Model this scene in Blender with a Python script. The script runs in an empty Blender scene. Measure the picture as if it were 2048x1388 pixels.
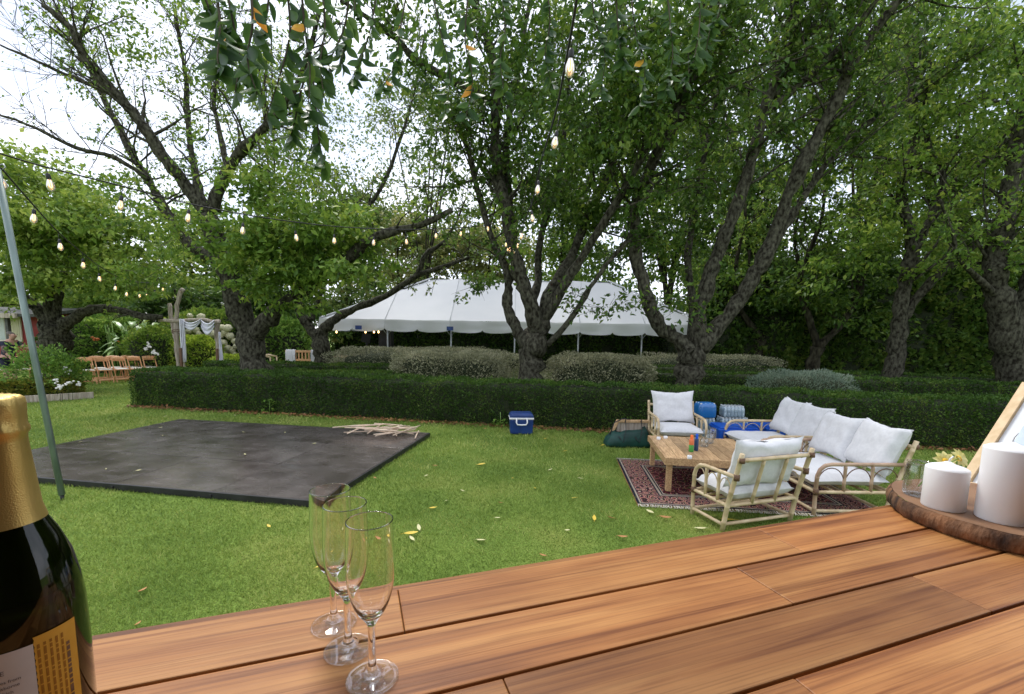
import bpy, bmesh, math, random
import numpy as np
from mathutils import Vector, Matrix, noise

# ------------------------------------------------------------------ camera, sky, sun, exposure
SC = bpy.context.scene
C = SC.collection
FPX, HC, PITCH, ROLL = 890.0, 1.93, math.atan(100/890.0), math.radians(1.0)
_F = Vector((0, math.cos(PITCH), -math.sin(PITCH))); _R0 = Vector((1, 0, 0)); _U0 = Vector((0, math.sin(PITCH), math.cos(PITCH)))
_R = _R0*math.cos(ROLL)+_U0*math.sin(ROLL); _U = _U0*math.cos(ROLL)-_R0*math.sin(ROLL)
CAMP = Vector((0, 0, HC))
cd = bpy.data.cameras.new('camera'); cam = bpy.data.objects.new('camera', cd); C.objects.link(cam)
M = Matrix.Identity(4)
for i in range(3):
    M[i][0] = _R[i]; M[i][1] = _U[i]; M[i][2] = -_F[i]; M[i][3] = CAMP[i]
cam.matrix_world = M
cd.sensor_fit = 'HORIZONTAL'; cd.sensor_width = 36.0; cd.lens = FPX/2048*36
cd.shift_y = 74/2048; cd.clip_start = 0.02; cd.clip_end = 3000
SC.camera = cam

SUN_EL, SUN_AZ = math.radians(58), math.radians(-28)
w = bpy.data.worlds.new('World'); SC.world = w; w.use_nodes = True
nt = w.node_tree; bg = nt.nodes['Background']
sky = nt.nodes.new('ShaderNodeTexSky'); sky.sky_type = 'NISHITA'; sky.sun_disc = False
sky.sun_elevation = SUN_EL; sky.sun_rotation = SUN_AZ
tc = nt.nodes.new('ShaderNodeTexCoord'); mp = nt.nodes.new('ShaderNodeMapping'); mp.inputs['Scale'].default_value = (1.3, 1.3, 3.0)
nz = nt.nodes.new('ShaderNodeTexNoise'); nz.inputs['Scale'].default_value = 1.6; nz.inputs['Detail'].default_value = 7
cr = nt.nodes.new('ShaderNodeValToRGB'); cr.color_ramp.elements[0].position = .36; cr.color_ramp.elements[0].color = (.34, .34, .34, 1)
cr.color_ramp.elements[1].position = .60; cr.color_ramp.elements[1].color = (.97, .97, .97, 1)
mx = nt.nodes.new('ShaderNodeMixRGB'); mx.inputs['Color2'].default_value = (10.4, 10.8, 12.0, 1)
nt.links.new(tc.outputs['Generated'], mp.inputs['Vector']); nt.links.new(mp.outputs[0], nz.inputs['Vector'])
nt.links.new(nz.outputs['Fac'], cr.inputs['Fac']); nt.links.new(cr.outputs['Color'], mx.inputs['Fac'])
nt.links.new(sky.outputs['Color'], mx.inputs['Color1']); nt.links.new(mx.outputs['Color'], bg.inputs['Color'])
bg.inputs['Strength'].default_value = .1
sd = bpy.data.lights.new('sun', 'SUN'); sun = bpy.data.objects.new('sun', sd); C.objects.link(sun)
sd.energy = 1.5; sd.angle = math.radians(14); sd.color = (1, .96, .9)
sdir = Vector((math.sin(SUN_AZ)*math.cos(SUN_EL), math.cos(SUN_AZ)*math.cos(SUN_EL), math.sin(SUN_EL)))  # veiled sun high ahead of the bar, a little to the left
sun.rotation_euler = sdir.to_track_quat('Z', 'Y').to_euler()
sky.sun_rotation = math.atan2(sdir.x, sdir.y)
SC.view_settings.view_transform = 'Standard'; SC.view_settings.look = 'None'; SC.view_settings.gamma = 1
SC.view_settings.exposure = .76
SC.cycles.use_denoising = True
SC.cycles.max_bounces = 32; SC.cycles.diffuse_bounces = 4; SC.cycles.glossy_bounces = 4; SC.cycles.transmission_bounces = 32; SC.cycles.transparent_max_bounces = 12
SC.cycles.caustics_reflective = False
SC.cycles.sample_clamp_indirect = 6

# ------------------------------------------------------------------ helpers
def ray(x, y): return _R*((x-1024)/FPX)+_U*((768-y)/FPX)+_F
def G(x, y, z=0.0):
    r = ray(x, y); return CAMP+r*((z-HC)/r.z)
def P(x, y, d):
    r = ray(x, y); return CAMP+r*(d/r.y)
def PX(px, d): return px*d/FPX     # metres spanned by px pixels at depth d

class MB:
    def __init__(s): s.v = []; s.f = []; s.sm = True
    def quad(s, a, b, c, d):
        n = len(s.v); s.v += [tuple(a), tuple(b), tuple(c), tuple(d)]; s.f.append((n, n+1, n+2, n+3)); return s
    def box(s, c, size, rot=None, taper=1.0):
        n = len(s.v); c = Vector(c); hx, hy, hz = [k/2 for k in size]
        for z in (-hz, hz):
            t = taper if z > 0 else 1
            for x, y in ((-hx, -hy), (hx, -hy), (hx, hy), (-hx, hy)):
                p = Vector((x*t, y*t, z))
                if rot is not None: p = rot @ p
                s.v.append(tuple(c+p))
        s.f += [(n+3, n+2, n+1, n), (n+4, n+5, n+6, n+7)]+[(n+i, n+(i+1) % 4, n+4+(i+1) % 4, n+4+i) for i in range(4)]
        return s
    def tube(s, pts, rad, n=8, cap=True, flat=1.0):
        pts = [Vector(p) for p in pts]; m = len(pts)
        if not isinstance(rad, (list, tuple)): rad = [rad]*m
        t = (pts[1]-pts[0]).normalized()
        a = t.orthogonal().normalized(); b0 = len(s.v)
        for i in range(m):
            if 0 < i < m-1: t2 = (pts[i+1]-pts[i-1])
            elif i == 0: t2 = pts[1]-pts[0]
            else: t2 = pts[-1]-pts[-2]
            if t2.length < 1e-9: t2 = t
            t2 = t2.normalized(); a = (a-t2*a.dot(t2))
            a = a.normalized() if a.length > 1e-6 else t2.orthogonal().normalized()
            b = t2.cross(a)
            for k in range(n):
                an = 2*math.pi*k/n
                s.v.append(tuple(pts[i]+(a*math.cos(an)+b*math.sin(an)*flat)*rad[i]))
            t = t2
        for i in range(m-1):
            for k in range(n):
                q = b0+i*n; s.f.append((q+k, q+(k+1) % n, q+n+(k+1) % n, q+n+k))
        if cap:
            s.f.append(tuple(b0+k for k in reversed(range(n)))); s.f.append(tuple(b0+(m-1)*n+k for k in range(n)))
        return s
    def bamboo(s, pts, r, n=8, pitch=.17):
        pts = [Vector(p) for p in pts]; out = []; rr = []
        seg = [0]
        for a, b in zip(pts, pts[1:]): seg.append(seg[-1]+(b-a).length)
        L = seg[-1]; ks = sorted(set([0, L]+seg[1:-1]+[x for q in np.arange(pitch*.6, L-.02, pitch) for x in (q-.007, q, q+.007)]))
        nodes = set(np.arange(pitch*.6, L-.02, pitch))
        for q in ks:
            for i in range(len(pts)-1):
                if q <= seg[i+1]+1e-9:
                    out.append(pts[i].lerp(pts[i+1], (q-seg[i])/max(1e-9, seg[i+1]-seg[i]))); break
            rr.append(r*1.17 if q in nodes else r)
        return s.tube(out, rr, n)
    def lathe(s, prof, n=24, c=(0, 0, 0), axis=None):
        b0 = len(s.v); c = Vector(c)
        for r, z in prof:
            for k in range(n):
                a = 2*math.pi*k/n; p = Vector((r*math.cos(a), r*math.sin(a), z))
                if axis is not None: p = axis @ p
                s.v.append(tuple(c+p))
        for i in range(len(prof)-1):
            for k in range(n):
                q = b0+i*n; s.f.append((q+k, q+(k+1) % n, q+n+(k+1) % n, q+n+k))
        return s
    def cap(s, n, top=True):
        b = len(s.v)-n; s.f.append(tuple(range(b, b+n)) if top else tuple(reversed(range(b, b+n)))); return s
    def xf(s, m):
        s.v = [tuple(m @ Vector(p)) for p in s.v]; return s
    def build(s, name, mat, parent=None, off=None, smooth=True, bevel=0, kind=None):
        me = bpy.data.meshes.new(name)
        v = s.v if off is None else [(p[0]-off[0], p[1]-off[1], p[2]-off[2]) for p in s.v]
        me.from_pydata(v, [], s.f); me.materials.append(mat)
        if smooth: me.polygons.foreach_set('use_smooth', [True]*len(me.polygons))
        me.update()
        return link(name, me, parent, bevel, kind)

def link(name, me, parent=None, bevel=0, kind=None):
    o = bpy.data.objects.new(name, me); C.objects.link(o)
    if parent is not None: o.parent = parent
    if kind: o['kind'] = kind
    if bevel:
        b = o.modifiers.new('bevel', 'BEVEL'); b.width = bevel; b.segments = 2; b.limit_method = 'ANGLE'; b.angle_limit = .6
        me.polygons.foreach_set('use_smooth', [False]*len(me.polygons))
    return o
def thing(name, label, cat, loc=(0, 0, 0), rz=0, group=None):
    o = bpy.data.objects.new(name, None); C.objects.link(o); o.empty_display_size = .1
    o.location = loc; o.rotation_euler = (0, 0, rz); o['label'] = label; o['category'] = cat
    if group: o['group'] = group
    return o
def tag(o, label, cat, group=None):
    o['label'] = label; o['category'] = cat
    if group: o['group'] = group
    return o
def dup(o, parent=None):
    c = o.copy(); C.objects.link(c); c.parent = parent
    for ch in list(o.children): dup(ch, c)
    return c
def mesh_np(name, V, F, mat, parent=None, kind=None, smooth=False):
    me = bpy.data.meshes.new(name); nv, nf = len(V), len(F)
    me.vertices.add(nv); me.vertices.foreach_set('co', np.ascontiguousarray(V, np.float32).ravel())
    me.loops.add(nf*3); me.loops.foreach_set('vertex_index', np.ascontiguousarray(F, np.int32).ravel())
    me.polygons.add(nf); me.polygons.foreach_set('loop_start', np.arange(0, nf*3, 3, dtype=np.int32))
    me.materials.append(mat)
    if smooth: me.polygons.foreach_set('use_smooth', np.ones(nf, bool))
    me.update(calc_edges=True)
    return link(name, me, parent, 0, kind)

RNG = np.random.default_rng(7); random.seed(7)
def unit(a): return a/np.maximum(np.linalg.norm(a, axis=-1, keepdims=True), 1e-9)
def leaf_cloud(name, Pn, D, S, mat, parent=None, kind='stuff', aspect=.26, fold=.35, up=.6, off=None):
    """one folded diamond leaf (two triangles) per point"""
    Pn = np.asarray(Pn, float); N = len(Pn)
    if off is not None: Pn = Pn-np.asarray(off)
    D = unit(np.asarray(D, float)); nrm = RNG.normal(size=(N, 3))*.7+np.array([0, 0, up])
    side = unit(np.cross(D, nrm)); nn = unit(np.cross(side, D)); S = np.asarray(S)[:, None]
    mid = Pn+D*S*.42
    V = np.stack([Pn, mid+side*S*aspect+nn*S*aspect*fold, Pn+D*S-nn*S*.1, mid-side*S*aspect+nn*S*aspect*fold], 1).reshape(-1, 3)
    b = (np.arange(N)*4)[:, None]
    F = np.concatenate([b+np.array([0, 2, 1]), b+np.array([0, 3, 2])], 1).reshape(-1, 3)
    return mesh_np(name, V, F, mat, parent, kind)

# ------------------------------------------------------------------ materials
def pbr(name, col, rough=.6, col2=None, ns=6.0, stretch=(1, 1, 1), bump=0, bs=None, metal=0, spec=.5, rnd=None, det=6, lo=.35, hi=.65, trans=0, ior=1.45, alpha=1, coat=0, sheen=0):
    m = bpy.data.materials.new(name); m.use_nodes = True; t = m.node_tree; b = t.nodes['Principled BSDF']
    b.inputs['Base Color'].default_value = (*col, 1); b.inputs['Roughness'].default_value = rough; b.inputs['Metallic'].default_value = metal
    b.inputs['Specular IOR Level'].default_value = spec; b.inputs['Transmission Weight'].default_value = trans; b.inputs['IOR'].default_value = ior
    b.inputs['Alpha'].default_value = alpha; b.inputs['Coat Weight'].default_value = coat; b.inputs['Sheen Weight'].default_value = sheen
    if col2 is not None or bump:
        tcn = t.nodes.new('ShaderNodeTexCoord'); mpn = t.nodes.new('ShaderNodeMapping'); mpn.inputs['Scale'].default_value = stretch
        t.links.new(tcn.outputs['Object'], mpn.inputs['Vector'])
        if rnd:
            oi = t.nodes.new('ShaderNodeObjectInfo'); ml = t.nodes.new('ShaderNodeMath'); ml.operation = 'MULTIPLY'; ml.inputs[1].default_value = 37.0
            t.links.new(oi.outputs['Random'], ml.inputs[0]); cx = t.nodes.new('ShaderNodeCombineXYZ')
            for k in range(3): t.links.new(ml.outputs[0], cx.inputs[k])
            t.links.new(cx.outputs[0], mpn.inputs['Location'])
        n = t.nodes.new('ShaderNodeTexNoise'); n.inputs['Scale'].default_value = ns; n.inputs['Detail'].default_value = det
        t.links.new(mpn.outputs[0], n.inputs['Vector'])
        last = None
        if col2 is not None:
            r = t.nodes.new('ShaderNodeValToRGB'); r.color_ramp.elements[0].position = lo; r.color_ramp.elements[1].position = hi
            r.color_ramp.elements[0].color = (*col, 1); r.color_ramp.elements[1].color = (*col2, 1)
            t.links.new(n.outputs['Fac'], r.inputs['Fac']); last = r.outputs['Color']
            if rnd:
                h = t.nodes.new('ShaderNodeHueSaturation'); mr = t.nodes.new('ShaderNodeMapRange')
                mr.inputs['To Min'].default_value = 1-rnd; mr.inputs['To Max'].default_value = 1+rnd
                t.links.new(oi.outputs['Random'], mr.inputs['Value']); t.links.new(mr.outputs[0], h.inputs['Value']); t.links.new(last, h.inputs['Color']); last = h.outputs['Color']
            t.links.new(last, b.inputs['Base Color'])
        if bump:
            n2 = n
            if bs:
                n2 = t.nodes.new('ShaderNodeTexNoise'); n2.inputs['Scale'].default_value = bs; n2.inputs['Detail'].default_value = 5; t.links.new(mpn.outputs[0], n2.inputs['Vector'])
            bp = t.nodes.new('ShaderNodeBump'); bp.inputs['Strength'].default_value = bump; bp.inputs['Distance'].default_value = .02
            t.links.new(n2.outputs['Fac'], bp.inputs['Height']); t.links.new(bp.outputs[0], b.inputs['Normal'])
    return m
def leafmat(name, cols, rough=.45, tr=.38, clump=1.2, spec=.25, warm=1.12, gain=1.35):
    """leaf colours vary from leaf to leaf and from clump to clump; some light passes through"""
    m = bpy.data.materials.new(name); m.use_nodes = True; t = m.node_tree; b = t.nodes['Principled BSDF']; out = t.nodes['Material Output']
    g = t.nodes.new('ShaderNodeNewGeometry'); r = t.nodes.new('ShaderNodeValToRGB'); e = r.color_ramp.elements
    while len(e) < len(cols): e.new(.5)
    for i, c in enumerate(cols): e[i].position = i/(len(cols)-1); e[i].color = (c[0]*warm*gain, c[1]*gain, c[2]*gain, 1)
    tcn = t.nodes.new('ShaderNodeTexCoord'); n = t.nodes.new('ShaderNodeTexNoise'); n.inputs['Scale'].default_value = clump; n.inputs['Detail'].default_value = 2
    t.links.new(tcn.outputs['Object'], n.inputs['Vector'])
    ma = t.nodes.new('ShaderNodeMath'); ma.operation = 'MULTIPLY_ADD'; ma.inputs[1].default_value = .62
    mb = t.nodes.new('ShaderNodeMath'); mb.operation = 'MULTIPLY_ADD'; mb.inputs[1].default_value = 1.3; mb.inputs[2].default_value = -.46
    t.links.new(n.outputs['Fac'], mb.inputs[0]); t.links.new(g.outputs['Random Per Island'], ma.inputs[0]); t.links.new(mb.outputs[0], ma.inputs[2])
    t.links.new(ma.outputs[0], r.inputs['Fac']); t.links.new(r.outputs['Color'], b.inputs['Base Color'])
    b.inputs['Roughness'].default_value = rough; b.inputs['Specular IOR Level'].default_value = spec
    ts = t.nodes.new('ShaderNodeBsdfTranslucent'); hs = t.nodes.new('ShaderNodeHueSaturation'); hs.inputs['Value'].default_value = 1.3; hs.inputs['Hue'].default_value = .485
    t.links.new(r.outputs['Color'], hs.inputs['Color']); t.links.new(hs.outputs[0], ts.inputs['Color'])
    mxs = t.nodes.new('ShaderNodeMixShader'); mxs.inputs[0].default_value = tr
    t.links.new(b.outputs[0], mxs.inputs[1]); t.links.new(ts.outputs[0], mxs.inputs[2]); t.links.new(mxs.outputs[0], out.inputs['Surface'])
    return m
def emis(name, col, s):
    m = bpy.data.materials.new(name); m.use_nodes = True; b = m.node_tree.nodes['Principled BSDF']
    b.inputs['Base Color'].default_value = (*col, 1); b.inputs['Emission Color'].default_value = (*col, 1); b.inputs['Emission Strength'].default_value = s
    return m
def thin(name, tint=(1, 1, 1), spec_mix=.12, rough=.05, milk=0.0, milkcol=(.9, .9, .9), fres=.8):
    """thin clear plastic or glass sheet: see-through with a surface reflection"""
    m = bpy.data.materials.new(name); m.use_nodes = True; t = m.node_tree; out = t.nodes['Material Output']; b = t.nodes['Principled BSDF']
    tr = t.nodes.new('ShaderNodeBsdfTransparent'); tr.inputs[0].default_value = (*tint, 1)
    gl = t.nodes.new('ShaderNodeBsdfGlossy'); gl.inputs['Roughness'].default_value = rough
    lw = t.nodes.new('ShaderNodeLayerWeight'); lw.inputs['Blend'].default_value = .35
    ad = t.nodes.new('ShaderNodeMath'); ad.operation = 'MULTIPLY_ADD'; ad.inputs[1].default_value = fres; ad.inputs[2].default_value = spec_mix; ad.use_clamp = True
    t.links.new(lw.outputs['Fresnel'], ad.inputs[0])
    m1 = t.nodes.new('ShaderNodeMixShader'); t.links.new(ad.outputs[0], m1.inputs[0]); t.links.new(tr.outputs[0], m1.inputs[1]); t.links.new(gl.outputs[0], m1.inputs[2])
    b.inputs['Base Color'].default_value = (*milkcol, 1); b.inputs['Roughness'].default_value = .4
    m2 = t.nodes.new('ShaderNodeMixShader'); m2.inputs[0].default_value = milk; t.links.new(m1.outputs[0], m2.inputs[1]); t.links.new(b.outputs[0], m2.inputs[2])
    t.links.new(m2.outputs[0], out.inputs['Surface']); return m

MT = {}
MT['bark'] = pbr('bark', (.017, .015, .010), .95, (.125, .122, .088), 15, (1, 1, .6), 1.0, 40, lo=.36, hi=.74, spec=.15)
MT['bark_dark'] = pbr('bark_dark', (.012, .010, .007), .95, (.085, .08, .05), 9, (1, 1, .5), .9, 20, lo=.38, hi=.75, spec=.15)
MT['twig'] = pbr('twig', (.045, .035, .028), .9, (.13, .11, .085), 3, spec=.2)
MT['leaf_dark'] = leafmat('leaf_dark', [(.02, .055, .012), (.045, .11, .016), (.08, .17, .025), (.17, .26, .04)], gain=1.1)
MT['leaf_mid'] = leafmat('leaf_mid', [(.035, .085, .014), (.075, .16, .022), (.13, .235, .035), (.25, .33, .06)])
MT['leaf_sparse'] = leafmat('leaf_sparse', [(.04, .08, .025), (.08, .15, .035), (.13, .21, .05), (.26, .27, .08)])
MT['leaf_yellowgreen'] = leafmat('leaf_yellowgreen', [(.06, .11, .02), (.13, .21, .035), (.22, .29, .05), (.34, .38, .09)], clump=.9, warm=.95, gain=1.3)
MT['leaf_pale'] = leafmat('leaf_pale', [(.07, .10, .035), (.14, .19, .06), (.22, .26, .09), (.30, .32, .13)], clump=.6)
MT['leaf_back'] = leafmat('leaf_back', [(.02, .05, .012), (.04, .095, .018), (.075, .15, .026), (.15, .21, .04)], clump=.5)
MT['hedge'] = leafmat('hedge_leaf', [(.018, .05, .010), (.035, .09, .014), (.06, .14, .022), (.12, .19, .035)], clump=2.0, tr=.2, spec=.15, gain=1.02, warm=1.15)
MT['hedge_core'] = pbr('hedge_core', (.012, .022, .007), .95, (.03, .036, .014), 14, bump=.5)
MT['hedge_gold'] = leafmat('hedge_gold', [(.03, .06, .014), (.08, .13, .02), (.18, .2, .03), (.3, .28, .05)], clump=3)
MT['corokia'] = leafmat('corokia_leaf', [(.07, .085, .05), (.14, .165, .095), (.22, .25, .155), (.32, .34, .23)], clump=2, tr=.15)
MT['silver'] = leafmat('silver_leaf', [(.045, .085, .06), (.10, .16, .115), (.16, .23, .17), (.24, .3, .23)], clump=2, tr=.15)
MT['lime'] = leafmat('lime_leaf', [(.07, .14, .015), (.16, .28, .03), (.27, .4, .05), (.4, .48, .10)], clump=3)
MT['bright'] = leafmat('bright_leaf', [(.03, .08, .015), (.08, .18, .03), (.14, .27, .05), (.25, .36, .08)], clump=1.5)
MT['wood_pale'] = pbr('wood_pale', (.38, .23, .115), .6, (.58, .40, .22), 5, (18, 2, 18), .15, rnd=.2)
MT['bamboo'] = pbr('bamboo', (.50, .37, .21), .38, (.66, .53, .33), 9, (1, 1, 1), .08, spec=.5)
MT['bamboo_dark'] = pbr('bamboo_dark', (.26, .16, .11), .45, (.42, .28, .19), 12)
MT['bind'] = pbr('rattan_binding', (.10, .05, .03), .6, (.2, .11, .06), 60)
MT['cushion'] = pbr('cushion', (.62, .62, .63), .9, (.68, .68, .685), 30, bump=.12, bs=300, spec=.2, sheen=.2)
MT['canvas'] = pbr('tent_canvas', (.80, .81, .825), .55, (.85, .855, .865), 1.2, bump=.25, bs=1.3, spec=.3)
def add_translucent(m, col, f):
    t = m.node_tree; b = t.nodes['Principled BSDF']; out = t.nodes['Material Output']; ts = t.nodes.new('ShaderNodeBsdfTranslucent'); ts.inputs[0].default_value = (*col, 1); mxs = t.nodes.new('ShaderNodeMixShader'); mxs.inputs[0].default_value = f
    t.links.new(b.outputs[0], mxs.inputs[1]); t.links.new(ts.outputs[0], mxs.inputs[2]); t.links.new(mxs.outputs[0], out.inputs['Surface'])
add_translucent(MT['canvas'], (.75, .76, .78), .3)
MT['metal'] = pbr('galvanised', (.34, .36, .36), .4, (.46, .48, .48), 9, metal=.8)
MT['pole'] = pbr('pole_paint', (.15, .20, .185), .4, (.22, .28, .26), 6, (4, 4, .6), metal=.35)
MT['black'] = pbr('black_plastic', (.012, .012, .013), .5, (.02, .02, .022), 20)
MT['white_plastic'] = pbr('white_plastic', (.78, .78, .78), .35, (.84, .84, .84), 8)
MT['fabric_white'] = pbr('drape', (.74, .74, .82), .9, (.84, .84, .9), 3, bump=.2)
MT['drift'] = pbr('driftwood', (.26, .21, .16), .85, (.5, .44, .36), 4, (6, 6, .7), .5)
MT['chairwood'] = pbr('chair_wood', (.66, .31, .13), .4, (.80, .43, .21), 5, (9, 9, 1.5), coat=.2)
MT['chairpad'] = pbr('chair_pad', (.76, .72, .64), .6, (.84, .8, .72), 9)
MT['soil'] = pbr('leaf_litter', (.05, .03, .018), .95, (.14, .085, .05), 22, bump=.6)

# ------------------------------------------------------------------ the ground
def lawn_material():
    m = bpy.data.materials.new('lawn'); m.use_nodes = True; t = m.node_tree; b = t.nodes['Principled BSDF']
    tcn = t.nodes.new('ShaderNodeTexCoord')
    def nzn(s, d=6):
        n = t.nodes.new('ShaderNodeTexNoise'); n.inputs['Scale'].default_value = s; n.inputs['Detail'].default_value = d; t.links.new(tcn.outputs['Object'], n.inputs['Vector']); return n
    def ramp(n, stops):
        r = t.nodes.new('ShaderNodeValToRGB'); e = r.color_ramp.elements
        while len(e) < len(stops): e.new(.5)
        for i, (p, c) in enumerate(stops): e[i].position = p; e[i].color = (*c, 1)
        t.links.new(n.outputs['Fac'], r.inputs['Fac']); return r
    a = ramp(nzn(.7, 4), [(.3, (.085, .15, .026)), (.5, (.15, .225, .042)), (.7, (.235, .265, .065))])
    f = ramp(nzn(55, 3), [(.3, (.55, .55, .5)), (.7, (1.35, 1.35, 1.3))])
    mm = t.nodes.new('ShaderNodeMixRGB'); mm.blend_type = 'MULTIPLY'; mm.inputs[0].default_value = 1
    t.links.new(a.outputs[0], mm.inputs[1]); t.links.new(f.outputs[0], mm.inputs[2]); t.links.new(mm.outputs[0], b.inputs['Base Color'])
    b.inputs['Roughness'].default_value = .9; b.inputs['Specular IOR Level'].default_value = .15
    bp = t.nodes.new('ShaderNodeBump'); bp.inputs['Strength'].default_value = .7; bp.inputs['Distance'].default_value = .02
    t.links.new(nzn(70, 4).outputs['Fac'], bp.inputs['Height']); t.links.new(bp.outputs[0], b.inputs['Normal'])
    return m
g = MB(); g.quad((-900, -300, 0), (900, -300, 0), (900, 1500, 0), (-900, 1500, 0))
lawn = g.build('lawn', lawn_material(), smooth=False); lawn['kind'] = 'structure'

def blade_material():
    return leafmat('grass_blade', [(.065, .125, .022), (.13, .215, .038), (.21, .295, .062), (.40, .43, .15)], rough=.55, tr=.3, clump=.9, spec=.2, warm=1.06, gain=1.22)
def grass(N=420000):
    # mown blades: dense near the bar, thinning with distance
    d = 1.7*np.exp(RNG.random(N)*math.log(26/1.7)); d = d[(d > 1.7)]
    n = len(d); x = (RNG.random(n)*2.5-1.25)*d+.1
    keep = np.ones(n, bool)
    keep &= ~((x > -9.2) & (d > 10.7-.155*(x+9.3)) & (x > -14))
    x, d = x[keep], d[keep]; n = len(x)
    patch = np.array([noise.noise(Vector((a*.9, b*.9, 3.1))) for a, b in zip(x, d)])
    h = (.022+.02*RNG.random(n))*(1+.5*patch)*np.clip(d/5, .8, 2.2)**.5; wd = .0027*np.clip(d/3.0, .9, 6)
    an = RNG.random(n)*2*math.pi; ln = RNG.random(n)*1.3+.2; la = RNG.random(n)*2*math.pi
    base = np.stack([x, d, np.zeros(n)], 1); sd_ = np.stack([np.cos(an), np.sin(an), np.zeros(n)], 1)*wd[:, None]
    tip = base+np.stack([np.cos(la)*ln*h, np.sin(la)*ln*h, h], 1)
    V = np.stack([base-sd_, base+sd_, tip], 1).reshape(-1, 3)
    F = np.arange(n*3).reshape(-1, 3)
    o = mesh_np('grass', V, F, blade_material(), None, 'stuff'); o['label'] = 'short mown green grass covering the open lawn'; o['category'] = 'grass'
grass()

# ------------------------------------------------------------------ hedges and shrubs
def hedge(label, pts, width, height, n, size=.028, mat='hedge', core='hedge_core', wob=.05, group='clipped hedges', name='clipped_hedge', ragged=0, upfac=.5):
    pts = [Vector((p[0], p[1], 0)) for p in pts]
    root = thing(name, label, 'hedge', pts[0], 0, group); off = pts[0]
    segs = [0]
    for a, b in zip(pts, pts[1:]): segs.append(segs[-1]+(b-a).length)
    L = segs[-1]
    def at(s):
        for i in range(len(pts)-1):
            if s <= segs[i+1]+1e-6:
                t = (pts[i+1]-pts[i]).normalized(); return pts[i]+t*(s-segs[i]), Vector((-t.y, t.x, 0)), t
    prof = [(-.5, .0), (-.52, .3), (-.5, .7), (-.46, .93), (-.38, 1.0), (0, 1.01), (.38, 1.0), (.46, .93), (.5, .7), (.52, .3), (.5, 0)]
    m = MB(); ns = max(3, int(L/.35)); k = len(prof)
    for i in range(ns+1):
        c, nn, t = at(L*i/ns); e = .82 if i in (0, ns) else 1
        for u, v in prof:
            q = c+nn*(u*(width-.08)*e)+Vector((0, 0, v*(height-.04)*(.97 if e < 1 else 1)))
            dn = noise.noise(q*1.7)*wob+noise.noise(q*5)*wob*.5
            q += nn*dn*(1 if u > 0 else -1)*(abs(u) > .3)+Vector((0, 0, dn*v*.7)); m.v.append(tuple(q))
        if i:
            for j in range(k-1): b = i*k+j; m.f.append((b-k, b-k+1, b+1, b))
    m.f.append(tuple(range(k))); m.f.append(tuple(reversed(range(ns*k, ns*k+k))))
    m.build('core', MT[core], root, off)
    per = height*2+width; r = RNG.random(n)*(per-.75*height); s = RNG.random(n)*L; Pn = np.zeros((n, 3)); D = np.zeros((n, 3))
    for i in range(n):
        end = (RNG.random() < (width/(L+width))*1.2)
        c, nn, t = at(s[i])
        q = r[i]
        if q < height: u, v, o = -.5, q/height, -nn
        elif q < height+width: u, v, o = (q-height)/width-.5, 1, Vector((0, 0, 1))
        else: u, v, o = .5, (q-height-width)/height, nn
        if end:
            sgn = -1 if RNG.random() < .5 else 1; c, nn, t = at(0 if sgn < 0 else L); u = RNG.random()-.5; v = RNG.random(); o = t*sgn
        fz = 1-.12*max(0, abs(u)*2-.8)*(v > .9)
        p = c+nn*(u*width)+Vector((0, 0, v*height*fz))
        dn = noise.noise(p*1.7)*wob+noise.noise(p*5)*wob*.6
        p += o*(dn+RNG.normal()*.014+(RNG.random()**6)*ragged)
        Pn[i] = p; D[i] = o
    D = D+RNG.normal(size=(n, 3))*.75+np.array([0, 0, upfac])
    leaf_cloud('foliage', Pn, D, size*1.5*(.6+.8*RNG.random(n)), MT[mat], root, off=off, aspect=.3, up=.3)
    return root
def shrub(name, label, c, rad, n, size, mat, cat='shrub', group=None, wob=.18, sq=2.6, stems=True, aspect=.28, spiky=0, core=True):
    c = Vector(c); root = thing(name, label, cat, c, 0, group); rx, ry, rz = rad
    if core:
        m = MB(); nu, nv = 18, 9
        for j in range(nv+1):
            for i in range(nu):
                a = 2*math.pi*i/nu; e = math.pi*j/nv
                x, y, z = math.cos(a)*math.sin(e), math.sin(a)*math.sin(e), math.cos(e)
                sc = (abs(x)**sq+abs(y)**sq+abs(z)**sq)**(-1/sq)*(.80+.22*noise.noise(Vector((x, y, z))*2+c))
                m.v.append((x*rx*sc, y*ry*sc, max(.01, rz+z*rz*sc)))
        for j in range(nv):
            for i in range(nu): m.f.append((j*nu+i, j*nu+(i+1) % nu, (j+1)*nu+(i+1) % nu, (j+1)*nu+i))
        m.build('stems', MT['hedge_core'], root)
    d = unit(RNG.normal(size=(n, 3))); d[:, 2] = np.where(d[:, 2] < -.5, -d[:, 2], d[:, 2])
    sc = (np.abs(d)**sq).sum(1)**(-1/sq)
    w_ = np.array([noise.noise(Vector(q)*2.2+c)+.5*noise.noise(Vector(q)*6+c) for q in d])
    rr = sc*(1+wob*w_)*(1-.25*RNG.random(n)**2)
    Pn = d*rr[:, None]*np.array([rx, ry, rz])+np.array([0, 0, rz]); Pn[:, 2] = np.maximum(Pn[:, 2], .02)
    D = d*(1+spiky)+RNG.normal(size=(n, 3))*.6+np.array([0, 0, .35+spiky])
    leaf_cloud('foliage', Pn, D, size*(.6+.8*RNG.random(n)), MT[mat], root, aspect=aspect)
    return root

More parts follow.
